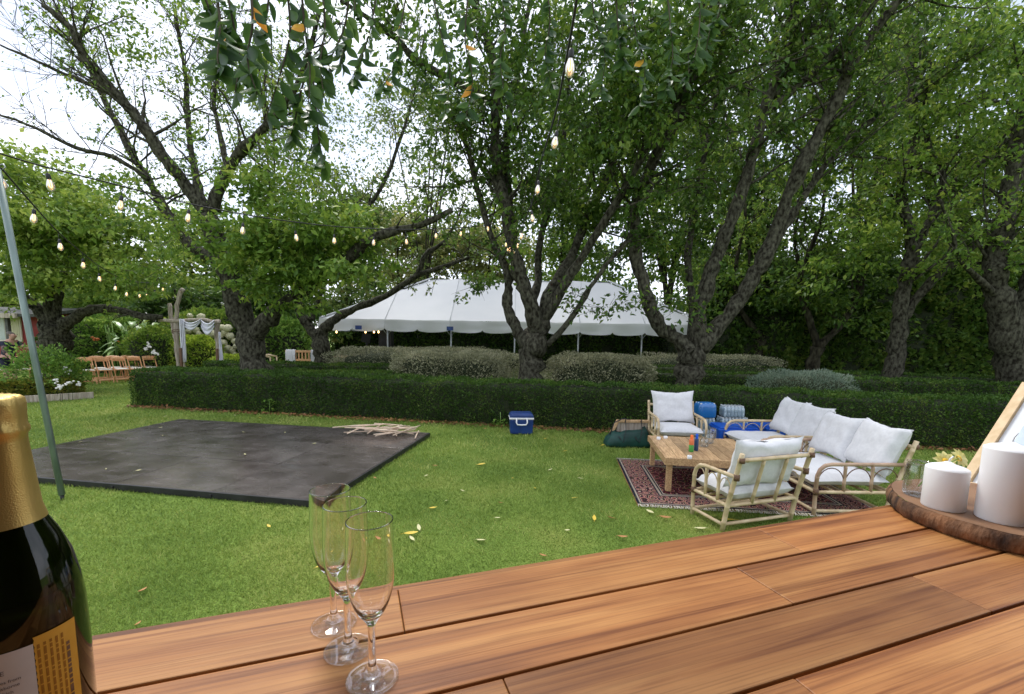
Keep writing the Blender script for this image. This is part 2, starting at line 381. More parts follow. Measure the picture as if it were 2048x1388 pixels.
A0 = G(266, 812); A1 = G(1000, 842); A2 = G(1900, 897)
dv = (A2-A0).normalized(); nv_ = Vector((-dv.y, dv.x, 0))
hw = .75
def hl(p, o): return (p+nv_*o)
hedge('long dark green clipped hedge running behind the dance floor and the lounge furniture', [hl(A0, hw/2), hl(A0+dv*23, hw/2)], hw, .88, 90000, .027, wob=.06, name='clipped_hedge', ragged=.05)
# rows behind it
def row(px0, py0, px1, py1, z, n, label, width=.6, mat='hedge', size=.034):
    a = G(px0, py0, z); b = G(px1, py1, z); return hedge(label, [(a.x, a.y), (b.x, b.y)], width, z, n, size, mat, wob=.06)
row(330, 737, 800, 746, .80, 16000, 'low clipped hedge behind the leaning tree trunk beside the draped arch')
row(420, 724, 790, 731, .85, 14000, 'clipped hedge row just in front of the wooden bench')
row(1690, 757, 2300, 775, .92, 16000, 'clipped hedge row directly behind the long hedge at the far right', mat='hedge')
row(1640, 745, 2300, 762, .95, 12000, 'rearmost clipped hedge row at the right under the dark trees')
row(1230, 741, 1560, 750, .92, 8000, 'short dark hedge row behind the twin fork tree trunk')
row(1200, 731, 1560, 735, .95, 8000, 'dark hedge row in front of the tent at its right corner')
def mound(px, d, wpx, top, n, mat, label, depth=.8, name='grey_leaved_shrub', size=.052, **k):
    c = P(px, 700, d); c.z = 0; zt = P(px, top, d).z
    return shrub(name, label, c, (PX(wpx/2, d), depth, zt/2), n, size, mat, **k)
mound(900, 12.6, 225, 706, 17000, 'corokia', 'rounded grey leaved shrub in front, between the two forked trees', .8, sq=4, group='grey leaved shrubs')
mound(860, 15.4, 400, 697, 17000, 'corokia', 'long flat topped grey shrub bank in front of the tent', .8, sq=5, group='grey leaved shrubs')
mound(1200, 12.4, 215, 710, 13000, 'corokia', 'rounded grey green shrub between the two big forked trunks', .75, sq=3.2, group='grey leaved shrubs')
mound(1420, 15.5, 290, 711, 11000, 'corokia', 'flat topped grey shrub bank right of the tent corner', .7, sq=5, group='grey leaved shrubs')
mound(1610, 11.6, 215, 743, 9000, 'silver', 'silvery green spiky shrub behind the loveseats', .6, size=.06, sq=2.4, aspect=.12, spiky=1.2, group='grey leaved shrubs')

# ------------------------------------------------------------------ trees
def smooth(pts, k=4):
    out = []; n = len(pts)
    for i in range(n-1):
        p0 = pts[max(0, i-1)]; p1 = pts[i]; p2 = pts[i+1]; p3 = pts[min(n-1, i+2)]
        for j in range(k):
            t = j/k; out.append(.5*((2*p1)+(p2-p0)*t+(2*p0-5*p1+4*p2-p3)*t*t+(3*p1-p0-3*p2+p3)*t**3))
    out.append(pts[-1]); return out
def rv(s=1.0): return Vector(RNG.normal(size=3))*s
class Tree:
    def __init__(s, name, label, base, bark='bark', group='garden trees', cat='tree'):
        s.base = Vector((base.x, base.y, 0)); s.root = thing(name, label, cat, s.base, 0, group)
        s.wood = MB(); s.tw = MB(); s.P = []; s.D = []; s.S = []; s.bark = bark
    def leaves(s, p, d, size):
        s.P.append(tuple(p)); s.D.append(tuple(d)); s.S.append(size)
    def path(s, p, d, L, n, bend, up=.0, droop=0):
        pts = [p.copy()]; d = d.normalized()
        for i in range(n):
            d = (d+rv(bend)+Vector((0, 0, up-droop*i/n))).normalized(); p = p+d*(L/n); pts.append(p.copy())
        return pts
    def limb(s, pts, r0, r1, dens=2.4, t0=.3, blen=1.6, sub=6, lv=22, lsize=.1, up=.25, twig=.012, spread=.9, leafy=1.0):
        pts = smooth(pts); n = len(pts)
        rad = [r0+(r1-r0)*(i/(n-1))**.8 for i in range(n)]
        wp = [p+rv(rad[i]*.10)*(0 < i < n-1) for i, p in enumerate(pts)]
        s.wood.tube(wp, [r*(1+.1*float(RNG.normal())) for r in rad], 10)
        L = sum((b-a).length for a, b in zip(pts, pts[1:]))
        for j in range(int(L*dens)):
            t = t0+(1-t0)*RNG.random(); i = min(n-2, int(t*(n-1))); p = pts[i].lerp(pts[i+1], t*(n-1)-i)
            ld = (pts[i+1]-pts[i]).normalized(); d = (ld*.6+rv(spread*.6)+Vector((0, 0, up))).normalized()
            s.branch(p, d, blen*(.5+.9*RNG.random()), max(.008, rad[i]*.3), sub, lv, lsize, leafy, twig)
    def branch(s, p, d, L, r, sub, lv, lsize, leafy, twig):
        bp = s.path(p, d, L, 4, .22, .05); r = min(r, .05)
        s.wood.tube(bp, [r, r*.8, r*.6, r*.4, r*.25], 5, False)
        for k in range(sub):
            t = .2+.8*RNG.random(); i = min(3, int(t*4)); q = bp[i].lerp(bp[i+1], t*4-i)
            dd = ((bp[i+1]-bp[i]).normalized()*.5+rv(.55)+Vector((0, 0, .12))).normalized()
            l2 = L*(.25+.35*RNG.random()); tp = s.path(q, dd, l2, 3, .2, .03, .15)
            s.tw.tube(tp, [twig*.7, twig*.5, twig*.35, twig*.15], 3, False)
            if RNG.random() > leafy: continue
            for m_ in range(lv):
                u = .15+.85*RNG.random(); i2 = min(2, int(u*3)); c = tp[i2].lerp(tp[i2+1], u*3-i2)
                dv_ = (tp[i2+1]-tp[i2]).normalized()*.5+rv(.6)+Vector((0, 0, -.35))
                s.leaves(c+rv(.035), dv_, lsize*1.3*(.6+.7*RNG.random()))
    def clump(s, c, rad, n, lsize, sub=14, twig=.008, up=-.25):
        c = Vector(c)
        for j in range(sub):
            o = rv(.5); q = Vector((c.x+o.x*rad[0], c.y+o.y*rad[1], c.z+o.z*rad[2]))
            dd = (q-c).normalized() if (q-c).length > .01 else Vector((0, 0, 1))
            tp = s.path(c.lerp(q, .3), dd, (q-c).length*.9+.1, 3, .2)
            s.tw.tube(tp, [twig, twig*.7, twig*.5, twig*.2], 3, False)
            for k in range(n//sub):
                e = rv(.42); pp = Vector((q.x+e.x*rad[0]*.5, q.y+e.y*rad[1]*.5, q.z+e.z*rad[2]*.35))
                s.leaves(pp, rv(.6)+dd*.3+Vector((0, 0, up)), lsize*1.3*(.6+.7*RNG.random()))
    def done(s, mat, trunk='trunk', aspect=.26):
        s.wood.v = [tuple(Vector(v)+noise.noise_vector(Vector(v)*5)*.025+noise.noise_vector(Vector(v)*13)*.012) for v in s.wood.v]
        s.wood.build(trunk, MT[s.bark], s.root, s.base)
        if s.tw.v: s.tw.build('twigs', MT['twig'], s.root, s.base, kind='stuff')
        if s.P: leaf_cloud('crown', s.P, s.D, s.S, MT[mat], s.root, off=s.base, aspect=aspect)
        return s.root
def tr(d, *px):
    """points of a limb: (x, y[, depth offset]) seen at the tree's distance"""
    return [P(q[0], q[1], d+(q[2] if len(q) > 2 else 0)) for q in px]
def trunk_foot(d, px, py):
    a = P(px, py, d); return Vector((a.x, a.y, -.05))

# the leaning left tree
d = 12.0; f0 = trunk_foot(d, 512, 740)
T = Tree('leaning_tree', 'thick leaning tree with twiggy sparse crown beside the draped arch', f0)
T.limb([f0]+tr(d, (510, 740), (503, 690), (485, 640), (462, 570), (438, 500), (415, 430)), .40, .22, dens=.3, t0=.6, blen=1.0)
T.wood.tube([f0+Vector((0, 0, -.02)), f0+Vector((0, 0, .25))], [.52, .41], 12)
SP = dict(dens=4.4, blen=1.7, sub=9, lv=6, lsize=.078, twig=.010, leafy=.75, up=.3)
T.limb(tr(d, (415, 430), (380, 380), (332, 322, -.3), (290, 258, -.5), (256, 214, -.6), (205, 160, -.8), (165, 110, -1), (145, 60, -1), (86, 10, -1.2)), .19, .06, **SP)
T.limb(tr(d, (440, 520), (380, 490, .5), (330, 420, .8), (277, 328, 1.2), (221, 225, 1.6), (180, 140, 2), (140, 60, 2.2)), .16, .05, **SP)
T.limb(tr(d, (415, 430), (400, 390), (385, 320, .6), (375, 230, .9), (370, 140, 1.2), (350, 30, 1.3)), .12, .04, **SP)
T.limb(tr(d, (420, 425), (448, 355), (480, 305, -.3), (520, 265, -.6), (570, 210, -.8), (610, 130, -1), (640, 20, -1)), .17, .05, **SP)
T.limb(tr(d, (455, 340), (440, 270, .4), (428, 190, .6), (445, 90, .8), (430, -30, .8)), .08, .03, **SP)
T.limb(tr(d, (300, 360), (230, 315, -.4), (150, 295, -.9), (70, 255, -1.2), (0, 230, -1.4)), .07, .02, **{**SP, 'lv': 1, 'dens': 3.2})
T.limb(tr(d, (250, 205), (170, 165, -.2), (90, 130, -.4), (0, 90, -.4)), .06, .02, **{**SP, 'lv': 1, 'dens': 3.2})
T.limb(tr(d, (505, 680), (520, 655, -.2), (548, 625, -.3), (600, 585, -.5), (650, 550, -.6), (694, 518, -.8), (740, 481, -1), (787, 462, -1), (840, 451, -1), (905, 420, -1)), .24, .06, dens=1.3, t0=.55, blen=1.0, sub=5, lv=8)
for (cx, cy, dd, rx, ry, n) in [(560, 420, -.8, 90, 60, 1500), (640, 430, -.6, 85, 60, 1600), (590, 490, -1, 105, 60, 2200), (520, 510, -.8, 65, 55, 1300), (640, 520, -1, 80, 50, 1500), (560, 570, -.9, 85, 42, 1300), (690, 460, -.8, 60, 50, 800), (600, 345, .2, 75, 55, 700), (720, 545, -.4, 60, 28, 400)]:
    T.clump(P(cx, cy, d+dd), (PX(rx, d), .9, PX(ry, d)), n, .12)
for (cx, cy, dd, rx, ry, n) in [(285, 440, -.6, 80, 45, 700), (360, 470, -.3, 60, 40, 450), (330, 540, -.5, 70, 30, 500), (250, 370, .2, 60, 40, 300), (430, 300, .3, 60, 60, 300), (200, 60, 0, 80, 60, 500), (330, 60, .6, 90, 60, 600), (480, 140, .5, 80, 80, 500)]:
    T.clump(P(cx, cy, d+dd), (PX(rx, d), .8, PX(ry, d)), n, .10)
T.done('leaf_mid')

# the small forked tree behind it
d = 16.0; f0 = trunk_foot(d, 648, 715)
T = Tree('forked_tree', 'forked tree by the wooden bench with a long limb over the tent edge', f0)
T.limb([f0]+tr(d, (648, 720), (642, 690), (637, 665)), .36, .28, dens=0)
T.limb(tr(d, (640, 680), (620, 655), (603, 630), (596, 600), (600, 560), (615, 500), (640, 430)), .22, .08, dens=2, lv=10)
T.limb(tr(d, (622, 640), (632, 610), (650, 560), (690, 480), (720, 400)), .12, .04, dens=2, lv=10)
T.limb(tr(d, (640, 675), (655, 652), (679, 633), (710, 617, -.3), (772, 592, -.6), (834, 552, -.8), (877, 537, -.9), (939, 515, -1)), .21, .05, dens=1.2, t0=.5, blen=1.3, sub=5, lv=7)
T.limb(tr(d-.8, (834, 552), (852, 509), (883, 487), (910, 450), (930, 400)), .09, .03, dens=2, t0=.2, blen=1.3, sub=6, lv=8)
T.limb(tr(d, (700, 470), (760, 380), (800, 280), (830, 180), (850, 60)), .08, .03, dens=2.5, blen=2, sub=8, lv=8)
T.done('leaf_sparse')

# centre forked tree
d = 11.5; f0 = trunk_foot(d, 1062, 765)
DN = dict(dens=3.0, blen=1.9, sub=8, lv=15, lsize=.105, up=.25, leafy=.92)
T = Tree('many_stemmed_tree', 'upright tree of many stems in front of the tent with bulbs round its trunk', f0)
T.limb([f0]+tr(d, (1062, 765), (1063, 720), (1070, 685), (1072, 660)), .32, .30, dens=0)
T.wood.tube([f0+Vector((0, 0, -.02)), f0+Vector((0, 0, .3))], [.42, .33], 12)
T.limb(tr(d, (1052, 690), (1034, 657), (1018, 625), (1015, 595), (1018, 560), (1008, 530), (985, 480), (960, 400), (935, 300), (900, 210)), .17, .05, **{**DN, 't0': .55})
T.limb(tr(d, (1072, 670), (1064, 612, -.2), (1048, 575, -.2), (1034, 535, -.2), (1024, 490, -.2), (1012, 415, -.2), (998, 363), (991, 294), (990, 173), (980, 100), (957, 35), (930, -40)), .22, .08, **{**DN, 't0': .45})
T.limb(tr(d, (1024, 490, .1), (1017, 400, .4), (1012, 311, .6), (1017, 242, .8), (1040, 120, 1), (1060, 0, 1)), .12, .05, **{**DN, 't0': .3})
T.limb(tr(d, (985, 205), (894, 156, -.3), (829, 118, -.6), (794, 80, -.8), (735, 35, -1), (680, 0, -1.2)), .11, .04, **{**DN, 't0': .2, 'dens': 2.2})
T.limb(tr(d, (1085, 665), (1091, 612), (1106, 572), (1137, 525, .3), (1165, 460, .5), (1195, 390, .7), (1235, 300, .8), (1255, 200, 1), (1250, 90, 1), (1240, -20, 1)), .18, .06, **{**DN, 't0': .45})
T.limb(tr(d, (1088, 640), (1125, 575, -.3), (1160, 520, -.5), (1212, 440, -.8), (1270, 340, -1), (1330, 240, -1.2), (1395, 150, -1.4)), .15, .05, **{**DN, 't0': .5})
T.limb(tr(d, (1095, 690, -.1), (1140, 640, -.4), (1180, 575, -.6), (1222, 520, -.8), (1255, 480, -1)), .09, .04, dens=1.6, t0=.6, blen=.8, sub=4, lv=9)
T.limb(tr(d, (1060, 640), (1075, 560, .8), (1080, 480, 1.2), (1110, 380, 1.6), (1130, 250, 2), (1140, 100, 2.2)), .12, .05, **{**DN, 't0': .5})
for (cx, cy, dd, rx, ry, n) in [(930, 110, -1.5, 120, 90, 800), (1100, 120, -1.5, 130, 100, 1700), (1200, 240, -1.5, 120, 90, 1700), (1060, 330, -.5, 70, 70, 700), (1150, 420, .5, 90, 60, 1300), (1260, 520, .8, 80, 45, 1000), (880, 250, -.5, 70, 60, 500), (1220, 70, -1.5, 120, 80, 1500), (1215, 615, -.3, 70, 35, 200), (1150, 600, -.3, 30, 40, 60), (960, 560, 1, 40, 30, 300), (1180, 330, 1.5, 120, 80, 1800), (860, 40, -1, 120, 60, 450)]:
    T.clump(P(cx, cy, d+dd), (PX(rx, d), 1.1, PX(ry, d)), n, .11)
T.done('leaf_dark')

# right twin-fork tree
d = 11.0; f0 = trunk_foot(d, 1376, 770)
T = Tree('wide_forked_tree', 'big wide forked tree with long leaning limbs behind the far armchair', f0)
T.limb([f0]+tr(d, (1376, 770), (1380, 730), (1385, 695)), .33, .31, dens=0)
T.wood.tube([f0+Vector((0, 0, -.02)), f0+Vector((0, 0, .3))], [.45, .34], 12)
T.limb(tr(d, (1380, 705), (1355, 678), (1318, 650), (1295, 600), (1280, 540), (1268, 480), (1275, 400, -.2), (1313, 311, -.5), (1358, 225, -.8), (1380, 150, -1), (1395, 40, -1.2), (1400, -40, -1.2)), .20, .08, **{**DN, 't0': .5})
T.limb(tr(d, (1388, 705), (1398, 640), (1412, 575), (1440, 500), (1466, 430), (1497, 346), (1528, 221), (1562, 128), (1590, 60), (1590, -30)), .21, .08, **{**DN, 't0': .5})
T.limb(tr(d, (1549, 194), (1590, 104, .2), (1618, 62, .3), (1670, -20, .4)), .09, .05, **{**DN, 't0': .2})
T.limb(tr(d, (1528, 230), (1628, 145, -.3), (1700, 70, -.6), (1760, -10, -.8)), .08, .04, **{**DN, 't0': .2})
T.limb(tr(d, (1395, 700), (1430, 660), (1475, 605), (1510, 545), (1545, 480), (1590, 360, -.2), (1645, 255, -.3), (1677, 194, -.4), (1704, 128, -.5), (1756, 52, -.6), (1810, -20, -.8)), .22, .08, **{**DN, 't0': .5})
T.limb(tr(d, (1490, 580), (1555, 480, .4), (1604, 400, .5), (1660, 320, .6), (1728, 252, .8), (1826, 194, 1), (1900, 150, 1.2)), .11, .05, **{**DN, 't0': .35})
T.limb(tr(d, (1385, 690), (1385, 600, .8), (1375, 520, 1.2), (1390, 420, 1.6), (1410, 300, 2), (1440, 180, 2.2), (1450, 40, 2.4)), .13, .05, **{**DN, 't0': .4})
for (cx, cy, dd, rx, ry, n) in [(1390, 100, -1.4, 110, 90, 1700), (1300, 170, -1.2, 80, 90, 1100), (1470, 60, -1, 110, 70, 900), (1330, 440, .8, 80, 70, 1100), (1420, 380, 1.2, 80, 60, 900), (1640, 300, 1.5, 120, 80, 1000), (1400, 540, 1.5, 60, 50, 600), (1330, 600, -.2, 70, 25, 160), (1380, 620, -.2, 40, 30, 100), (1600, 40, -.5, 110, 60, 1000)]:
    T.clump(P(cx, cy, d+dd), (PX(rx, d), 1.1, PX(ry, d)), n, .11)
T.done('leaf_dark')

# slim mossy tree at the right
d = 12.8; f0 = trunk_foot(d, 1780, 770)
T = Tree('slim_mossy_tree', 'slim mossy tree with a fork, standing behind the loveseats', f0)
T.limb([f0]+tr(d, (1780, 775), (1788, 735), (1796, 680), (1801, 615), (1812, 560), (1825, 499), (1815, 440), (1802, 380), (1829, 277), (1825, 173), (1840, 60)), .27, .08, **{**DN, 't0': .4, 'dens': 2.2})
T.limb(tr(d, (1802, 640), (1854, 573), (1906, 525), (1977, 463), (2050, 395), (2130, 300)), .13, .06, **{**DN, 't0': .4, 'dens': 2.2})
T.limb(tr(d, (1822, 520), (1850, 460), (1870, 415), (1888, 363), (1860, 300), (1850, 240), (1860, 120)), .12, .05, **{**DN, 't0': .3, 'dens': 2.2})
T.limb(tr(d, (1880, 380), (1953, 335), (2010, 280), (2060, 225), (2120, 150)), .09, .04, **{**DN, 't0': .3, 'dens': 2.2})
T.limb(tr(d, (1870, 350), (1790, 320, -.4), (1720, 315, -.6), (1690, 310, -.6)), .05, .02, dens=2, blen=.9, sub=5, lv=12)
for (cx, cy, dd, rx, ry, n) in [(1760, 420, 0, 100, 60, 900), (1900, 200, -1, 110, 80, 1100), (1980, 120, -1, 100, 80, 900), (1700, 500, .5, 90, 50, 900), (1880, 480, 1, 80, 50, 700), (1960, 540, .6, 80, 50, 900)]:
    T.clump(P(cx, cy, d+dd), (PX(rx, d), 1.1, PX(ry, d)), n, .12)
T.done('leaf_mid')

d = 11.6; f0 = trunk_foot(d, 2035, 775)
T = Tree('stout_tree', 'stout rough barked tree at the right edge of the picture', f0)
T.limb([f0]+tr(d, (2035, 780), (2025, 720), (2012, 650), (1998, 590), (1990, 520), (2010, 440), (2030, 340), (2050, 230), (2080, 60)), .46, .13, **{**DN, 't0': .5, 'dens': 2.4})
T.limb(tr(d, (2018, 680), (2050, 600), (2080, 520), (2140, 400), (2220, 260)), .28, .10, **{**DN, 't0': .4})
T.limb(tr(d, (1998, 600), (1960, 560, -.2), (1920, 520, -.4), (1905, 470, -.5), (1880, 400, -.6)), .09, .03, dens=2, t0=.3, blen=1, sub=6, lv=12)
T.done('leaf_mid')

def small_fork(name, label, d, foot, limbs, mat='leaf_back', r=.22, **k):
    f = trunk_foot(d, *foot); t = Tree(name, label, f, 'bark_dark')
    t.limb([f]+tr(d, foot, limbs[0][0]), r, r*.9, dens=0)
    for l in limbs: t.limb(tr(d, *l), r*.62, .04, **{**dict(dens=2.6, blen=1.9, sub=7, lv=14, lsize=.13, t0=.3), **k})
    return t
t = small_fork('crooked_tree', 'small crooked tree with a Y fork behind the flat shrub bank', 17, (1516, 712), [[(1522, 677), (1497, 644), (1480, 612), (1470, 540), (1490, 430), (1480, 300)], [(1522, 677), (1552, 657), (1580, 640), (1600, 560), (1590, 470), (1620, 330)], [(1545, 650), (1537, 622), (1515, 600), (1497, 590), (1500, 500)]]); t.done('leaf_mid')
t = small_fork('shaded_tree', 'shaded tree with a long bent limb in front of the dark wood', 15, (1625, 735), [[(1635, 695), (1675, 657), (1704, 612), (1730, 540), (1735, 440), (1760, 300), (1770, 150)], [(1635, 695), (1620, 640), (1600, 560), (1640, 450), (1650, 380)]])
t.clump(P(1680, 560, 15), (1.8, 1.2, 1.0), 1400, .13); t.clump(P(1590, 590, 15.5), (1.5, 1.2, .8), 900, .13); t.clump(P(1740, 640, 16), (1.4, 1, .8), 700, .13); t.done('leaf_dark')

# broad pale tree at the left with its long arching limb
d = 16.5; f0 = trunk_foot(d, 112, 700)
T = Tree('broad_tree', 'broad yellow green tree with a low arching limb by the red cottage', f0)
T.limb([f0]+tr(d, (112, 700), (110, 670), (108, 650)), .46, .42, dens=0)
T.limb(tr(d, (104, 660), (88, 632), (70, 612), (40, 590), (0, 560), (-60, 500)), .26, .08, dens=1, lv=10)
T.limb(tr(d, (108, 655), (100, 610), (103, 565), (95, 500), (80, 420), (60, 360)), .2, .06, dens=2, lv=12)
T.limb(tr(d, (110, 640), (118, 590), (130, 540), (170, 470), (200, 420)), .16, .05, dens=2, lv=12)
T.limb(tr(d, (118, 665), (140, 642), (165, 625), (200, 617), (240, 620, -.4), (285, 632, -.8), (325, 634, -.6)), .25, .08, dens=.5, t0=.6, blen=.8, lv=8)
for (cx, cy, dd, rx, ry, n) in [(30, 400, -1, 100, 55, 2300), (110, 440, -1.5, 100, 55, 2500), (190, 470, -1, 100, 55, 2200), (60, 490, -1.8, 90, 50, 2000), (160, 540, -1.5, 110, 40, 1700), (260, 500, -.5, 90, 50, 1600), (0, 560, -1.5, 70, 35, 1100), (240, 570, -1.2, 70, 26, 600), (20, 345, 0, 80, 30, 900), (130, 390, 0, 80, 40, 1000), (60, 570, -1, 60, 22, 500), (-60, 430, -1, 80, 90, 1500)]:
    T.clump(P(cx, cy, d+dd), (PX(rx, d), 1.4, PX(ry, d)), n, .15)
T.done('leaf_yellowgreen')

# trees farther back
def back_tree(name, label, px, d, top, wpx, n, lsize, mat, low=690, bark='bark_dark', group='background trees', clumps=30, sparse=1.0):
    n = int(n*1.35)
    f = trunk_foot(d, px, 700); t = Tree(name, label, f, bark, group); R = PX(wpx/2, d); zt = P(px, top, d).z; zl = max(.3, P(px, low, d).z)
    for k in range(5):
        a = RNG.random()*6.28; e = Vector((f.x+math.cos(a)*R*.6, f.y+math.sin(a)*R*.5, zl+(zt-zl)*(.6+.3*RNG.random())))
        mid = f.lerp(e, .45)+Vector((-(e.x-f.x)*.25, -(e.y-f.y)*.25, .3))
        t.limb([f+Vector((0, 0, 0)), f+Vector((0, 0, (zt-zl)*.18+.3)), mid, e], (.16+.01*d*.3)*(.4 if mat == 'leaf_sparse' and d > 23 else 1), .03, dens=.6, t0=.5, lv=6, lsize=lsize)
    for k in range(clumps):
        h = RNG.random(); a = RNG.random()*6.28; rr = R*math.sqrt(RNG.random())*(1-.55*max(0, h-.45)/.55)*.9
        t.clump((f.x+math.cos(a)*rr, f.y+math.sin(a)*rr*.6, zl+(zt-zl)*(.05+.9*h)), (R*.42, R*.35, (zt-zl)*.13), int(n/clumps), lsize, sub=9)
    return t.done(mat)
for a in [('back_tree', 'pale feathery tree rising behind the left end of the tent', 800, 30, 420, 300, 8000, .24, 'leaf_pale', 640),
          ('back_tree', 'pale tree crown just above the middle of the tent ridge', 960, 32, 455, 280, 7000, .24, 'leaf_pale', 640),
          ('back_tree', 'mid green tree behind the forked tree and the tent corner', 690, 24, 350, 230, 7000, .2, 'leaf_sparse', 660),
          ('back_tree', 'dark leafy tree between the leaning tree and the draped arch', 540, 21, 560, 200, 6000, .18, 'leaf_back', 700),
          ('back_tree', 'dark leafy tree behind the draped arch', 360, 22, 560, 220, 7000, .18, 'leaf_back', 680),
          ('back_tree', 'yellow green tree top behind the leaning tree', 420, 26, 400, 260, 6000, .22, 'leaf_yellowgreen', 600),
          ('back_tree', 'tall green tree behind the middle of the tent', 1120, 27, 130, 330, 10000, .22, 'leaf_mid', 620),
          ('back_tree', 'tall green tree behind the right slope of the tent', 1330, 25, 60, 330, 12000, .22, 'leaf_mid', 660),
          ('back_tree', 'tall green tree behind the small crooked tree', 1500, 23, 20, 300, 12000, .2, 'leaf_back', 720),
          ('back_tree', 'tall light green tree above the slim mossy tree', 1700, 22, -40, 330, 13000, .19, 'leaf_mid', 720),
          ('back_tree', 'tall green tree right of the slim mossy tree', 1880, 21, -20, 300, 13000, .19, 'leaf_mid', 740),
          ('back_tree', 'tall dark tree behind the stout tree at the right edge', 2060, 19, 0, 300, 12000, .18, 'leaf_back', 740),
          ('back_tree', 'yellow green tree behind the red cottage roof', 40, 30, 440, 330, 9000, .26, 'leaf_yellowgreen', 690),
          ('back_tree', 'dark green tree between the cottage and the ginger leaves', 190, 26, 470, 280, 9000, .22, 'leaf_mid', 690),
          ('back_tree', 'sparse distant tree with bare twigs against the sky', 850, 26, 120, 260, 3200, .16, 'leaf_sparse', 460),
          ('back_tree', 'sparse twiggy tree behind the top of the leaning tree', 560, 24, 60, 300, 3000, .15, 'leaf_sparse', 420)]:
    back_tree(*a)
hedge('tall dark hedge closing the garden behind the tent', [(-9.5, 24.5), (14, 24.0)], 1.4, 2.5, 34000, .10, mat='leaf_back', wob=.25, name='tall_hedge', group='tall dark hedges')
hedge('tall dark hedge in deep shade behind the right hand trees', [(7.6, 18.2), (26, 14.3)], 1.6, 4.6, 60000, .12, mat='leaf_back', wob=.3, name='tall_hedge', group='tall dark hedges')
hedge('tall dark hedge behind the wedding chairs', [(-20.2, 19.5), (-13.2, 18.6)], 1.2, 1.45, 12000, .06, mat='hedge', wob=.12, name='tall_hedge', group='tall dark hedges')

# ------------------------------------------------------------------ plants at the left and small plants
def leaf_blade(mb, p, d, L, wd, droop=.5, n=5, up=Vector((0, 0, 1))):
    d = Vector(d).normalized(); p = Vector(p); side = d.cross(up); side = side.normalized() if side.length > 1e-3 else Vector((1, 0, 0))
    b = len(mb.v)
    for i in range(n+1):
        t = i/n; wv = wd*math.sin(math.pi*(.08+.92*t)**.8)*.5+.001; c = p+d*(L*t)+Vector((0, 0, -droop*L*t*t))
        mb.v += [tuple(c-side*wv+Vector((0, 0, wv*.4))), tuple(c), tuple(c+side*wv+Vector((0, 0, wv*.4)))]
    for i in range(n):
        q = b+i*3; mb.f += [(q, q+1, q+4, q+3), (q+1, q+2, q+5, q+4)]
def at_ground(px, d): q = P(px, 700, d); q.z = 0; return q
GL = 'garden bed shrubs'
shrub('rose_bush', 'leafy green rose bush beside the tilted pole', at_ground(84, 12.2), (.80, .6, .62), 2600, .08, 'bright', group=GL, wob=.6, core=False)
shrub('rose_bush', 'darker rose bush with white blooms left of the wooden chairs', at_ground(122, 12.4), (.45, .5, .48), 1500, .075, 'leaf_mid', group=GL, wob=.6, core=False)
hedge('low hedge with golden tips along the timber edging at the left', [tuple(G(-60, 796))[:2], tuple(G(150, 792))[:2]], .7, .42, 7000, .05, 'hedge_gold', group='clipped hedges')
shrub('lime_shrub', 'bright lime green shrub seen through the draped arch', at_ground(393, 17.6), (.9, .7, .8), 6000, .085, 'lime', group=GL, wob=.2)
shrub('lime_shrub', 'flat lime green shrub at the right foot of the draped arch', at_ground(462, 17.2), (.75, .6, .46), 3000, .07, 'lime', group=GL)
shrub('green_shrub', 'glossy green shrub behind the ginger leaves', at_ground(215, 19.2), (2.2, 1.0, 1.15), 9000, .12, 'bright', group=GL, wob=.3)
shrub('green_shrub', 'dark green shrub left of the draped arch', at_ground(310, 17.4), (1.0, .8, .95), 5000, .09, 'leaf_mid', group=GL, wob=.3)
shrub('green_shrub', 'green shrub behind the wooden bench and the leaning trunk', at_ground(560, 18.6), (1.3, .9, 1.15), 6000, .13, 'bright', group=GL, wob=.35)
shrub('low_plants', 'low reddish green border plants before the draped arch', at_ground(362, 14.2), (1.0, .45, .30), 4000, .06, 'hedge_gold', cat='plant', group=GL, wob=.3)
# hydrangea with cream heads
c = at_ground(432, 19.4); hyd = shrub('hydrangea_bush', 'hydrangea bush covered in round cream flower heads behind the arch', c, (2.2, .9, 1.35), 6000, .13, 'leaf_mid', group=GL)
MT['bloom'] = pbr('hydrangea_bloom', (.62, .58, .36), .9, (.8, .77, .55), 30, bump=.8)
bm_ = MB()
for j in range(7):
    for i in range(10):
        a = 6.283*i/10; e = math.pi*j/6; rr = .14*(1+.12*math.sin(5*a+3*e)); bm_.v.append((rr*math.cos(a)*math.sin(e), rr*math.sin(a)*math.sin(e), rr*.85*math.cos(e)))
for j in range(6):
    for i in range(10): bm_.f.append((j*10+i, j*10+(i+1) % 10, (j+1)*10+(i+1) % 10, (j+1)*10+i))
hb = None
for (px, py) in [(380, 632), (392, 660), (377, 662), (398, 668), (414, 660), (406, 675), (425, 668), (436, 680), (443, 671), (450, 664), (460, 672), (446, 686), (468, 682), (455, 696), (440, 695), (464, 700), (448, 707), (432, 708), (472, 693), (444, 655), (456, 656), (420, 690), (412, 694), (470, 710), (430, 720), (386, 676), (366, 668), (402, 634)]:
    q = P(px, py, 18.35+.2*random.random())-c
    if hb is None: o = hb = bm_.build('flower_head', MT['bloom'], hyd)
    else: o = hb.copy(); C.objects.link(o)
    o.location = q; o.rotation_euler = (random.random()*6, random.random()*6, 0); s_ = .8+.5*random.random(); o.scale = (s_, s_, s_)
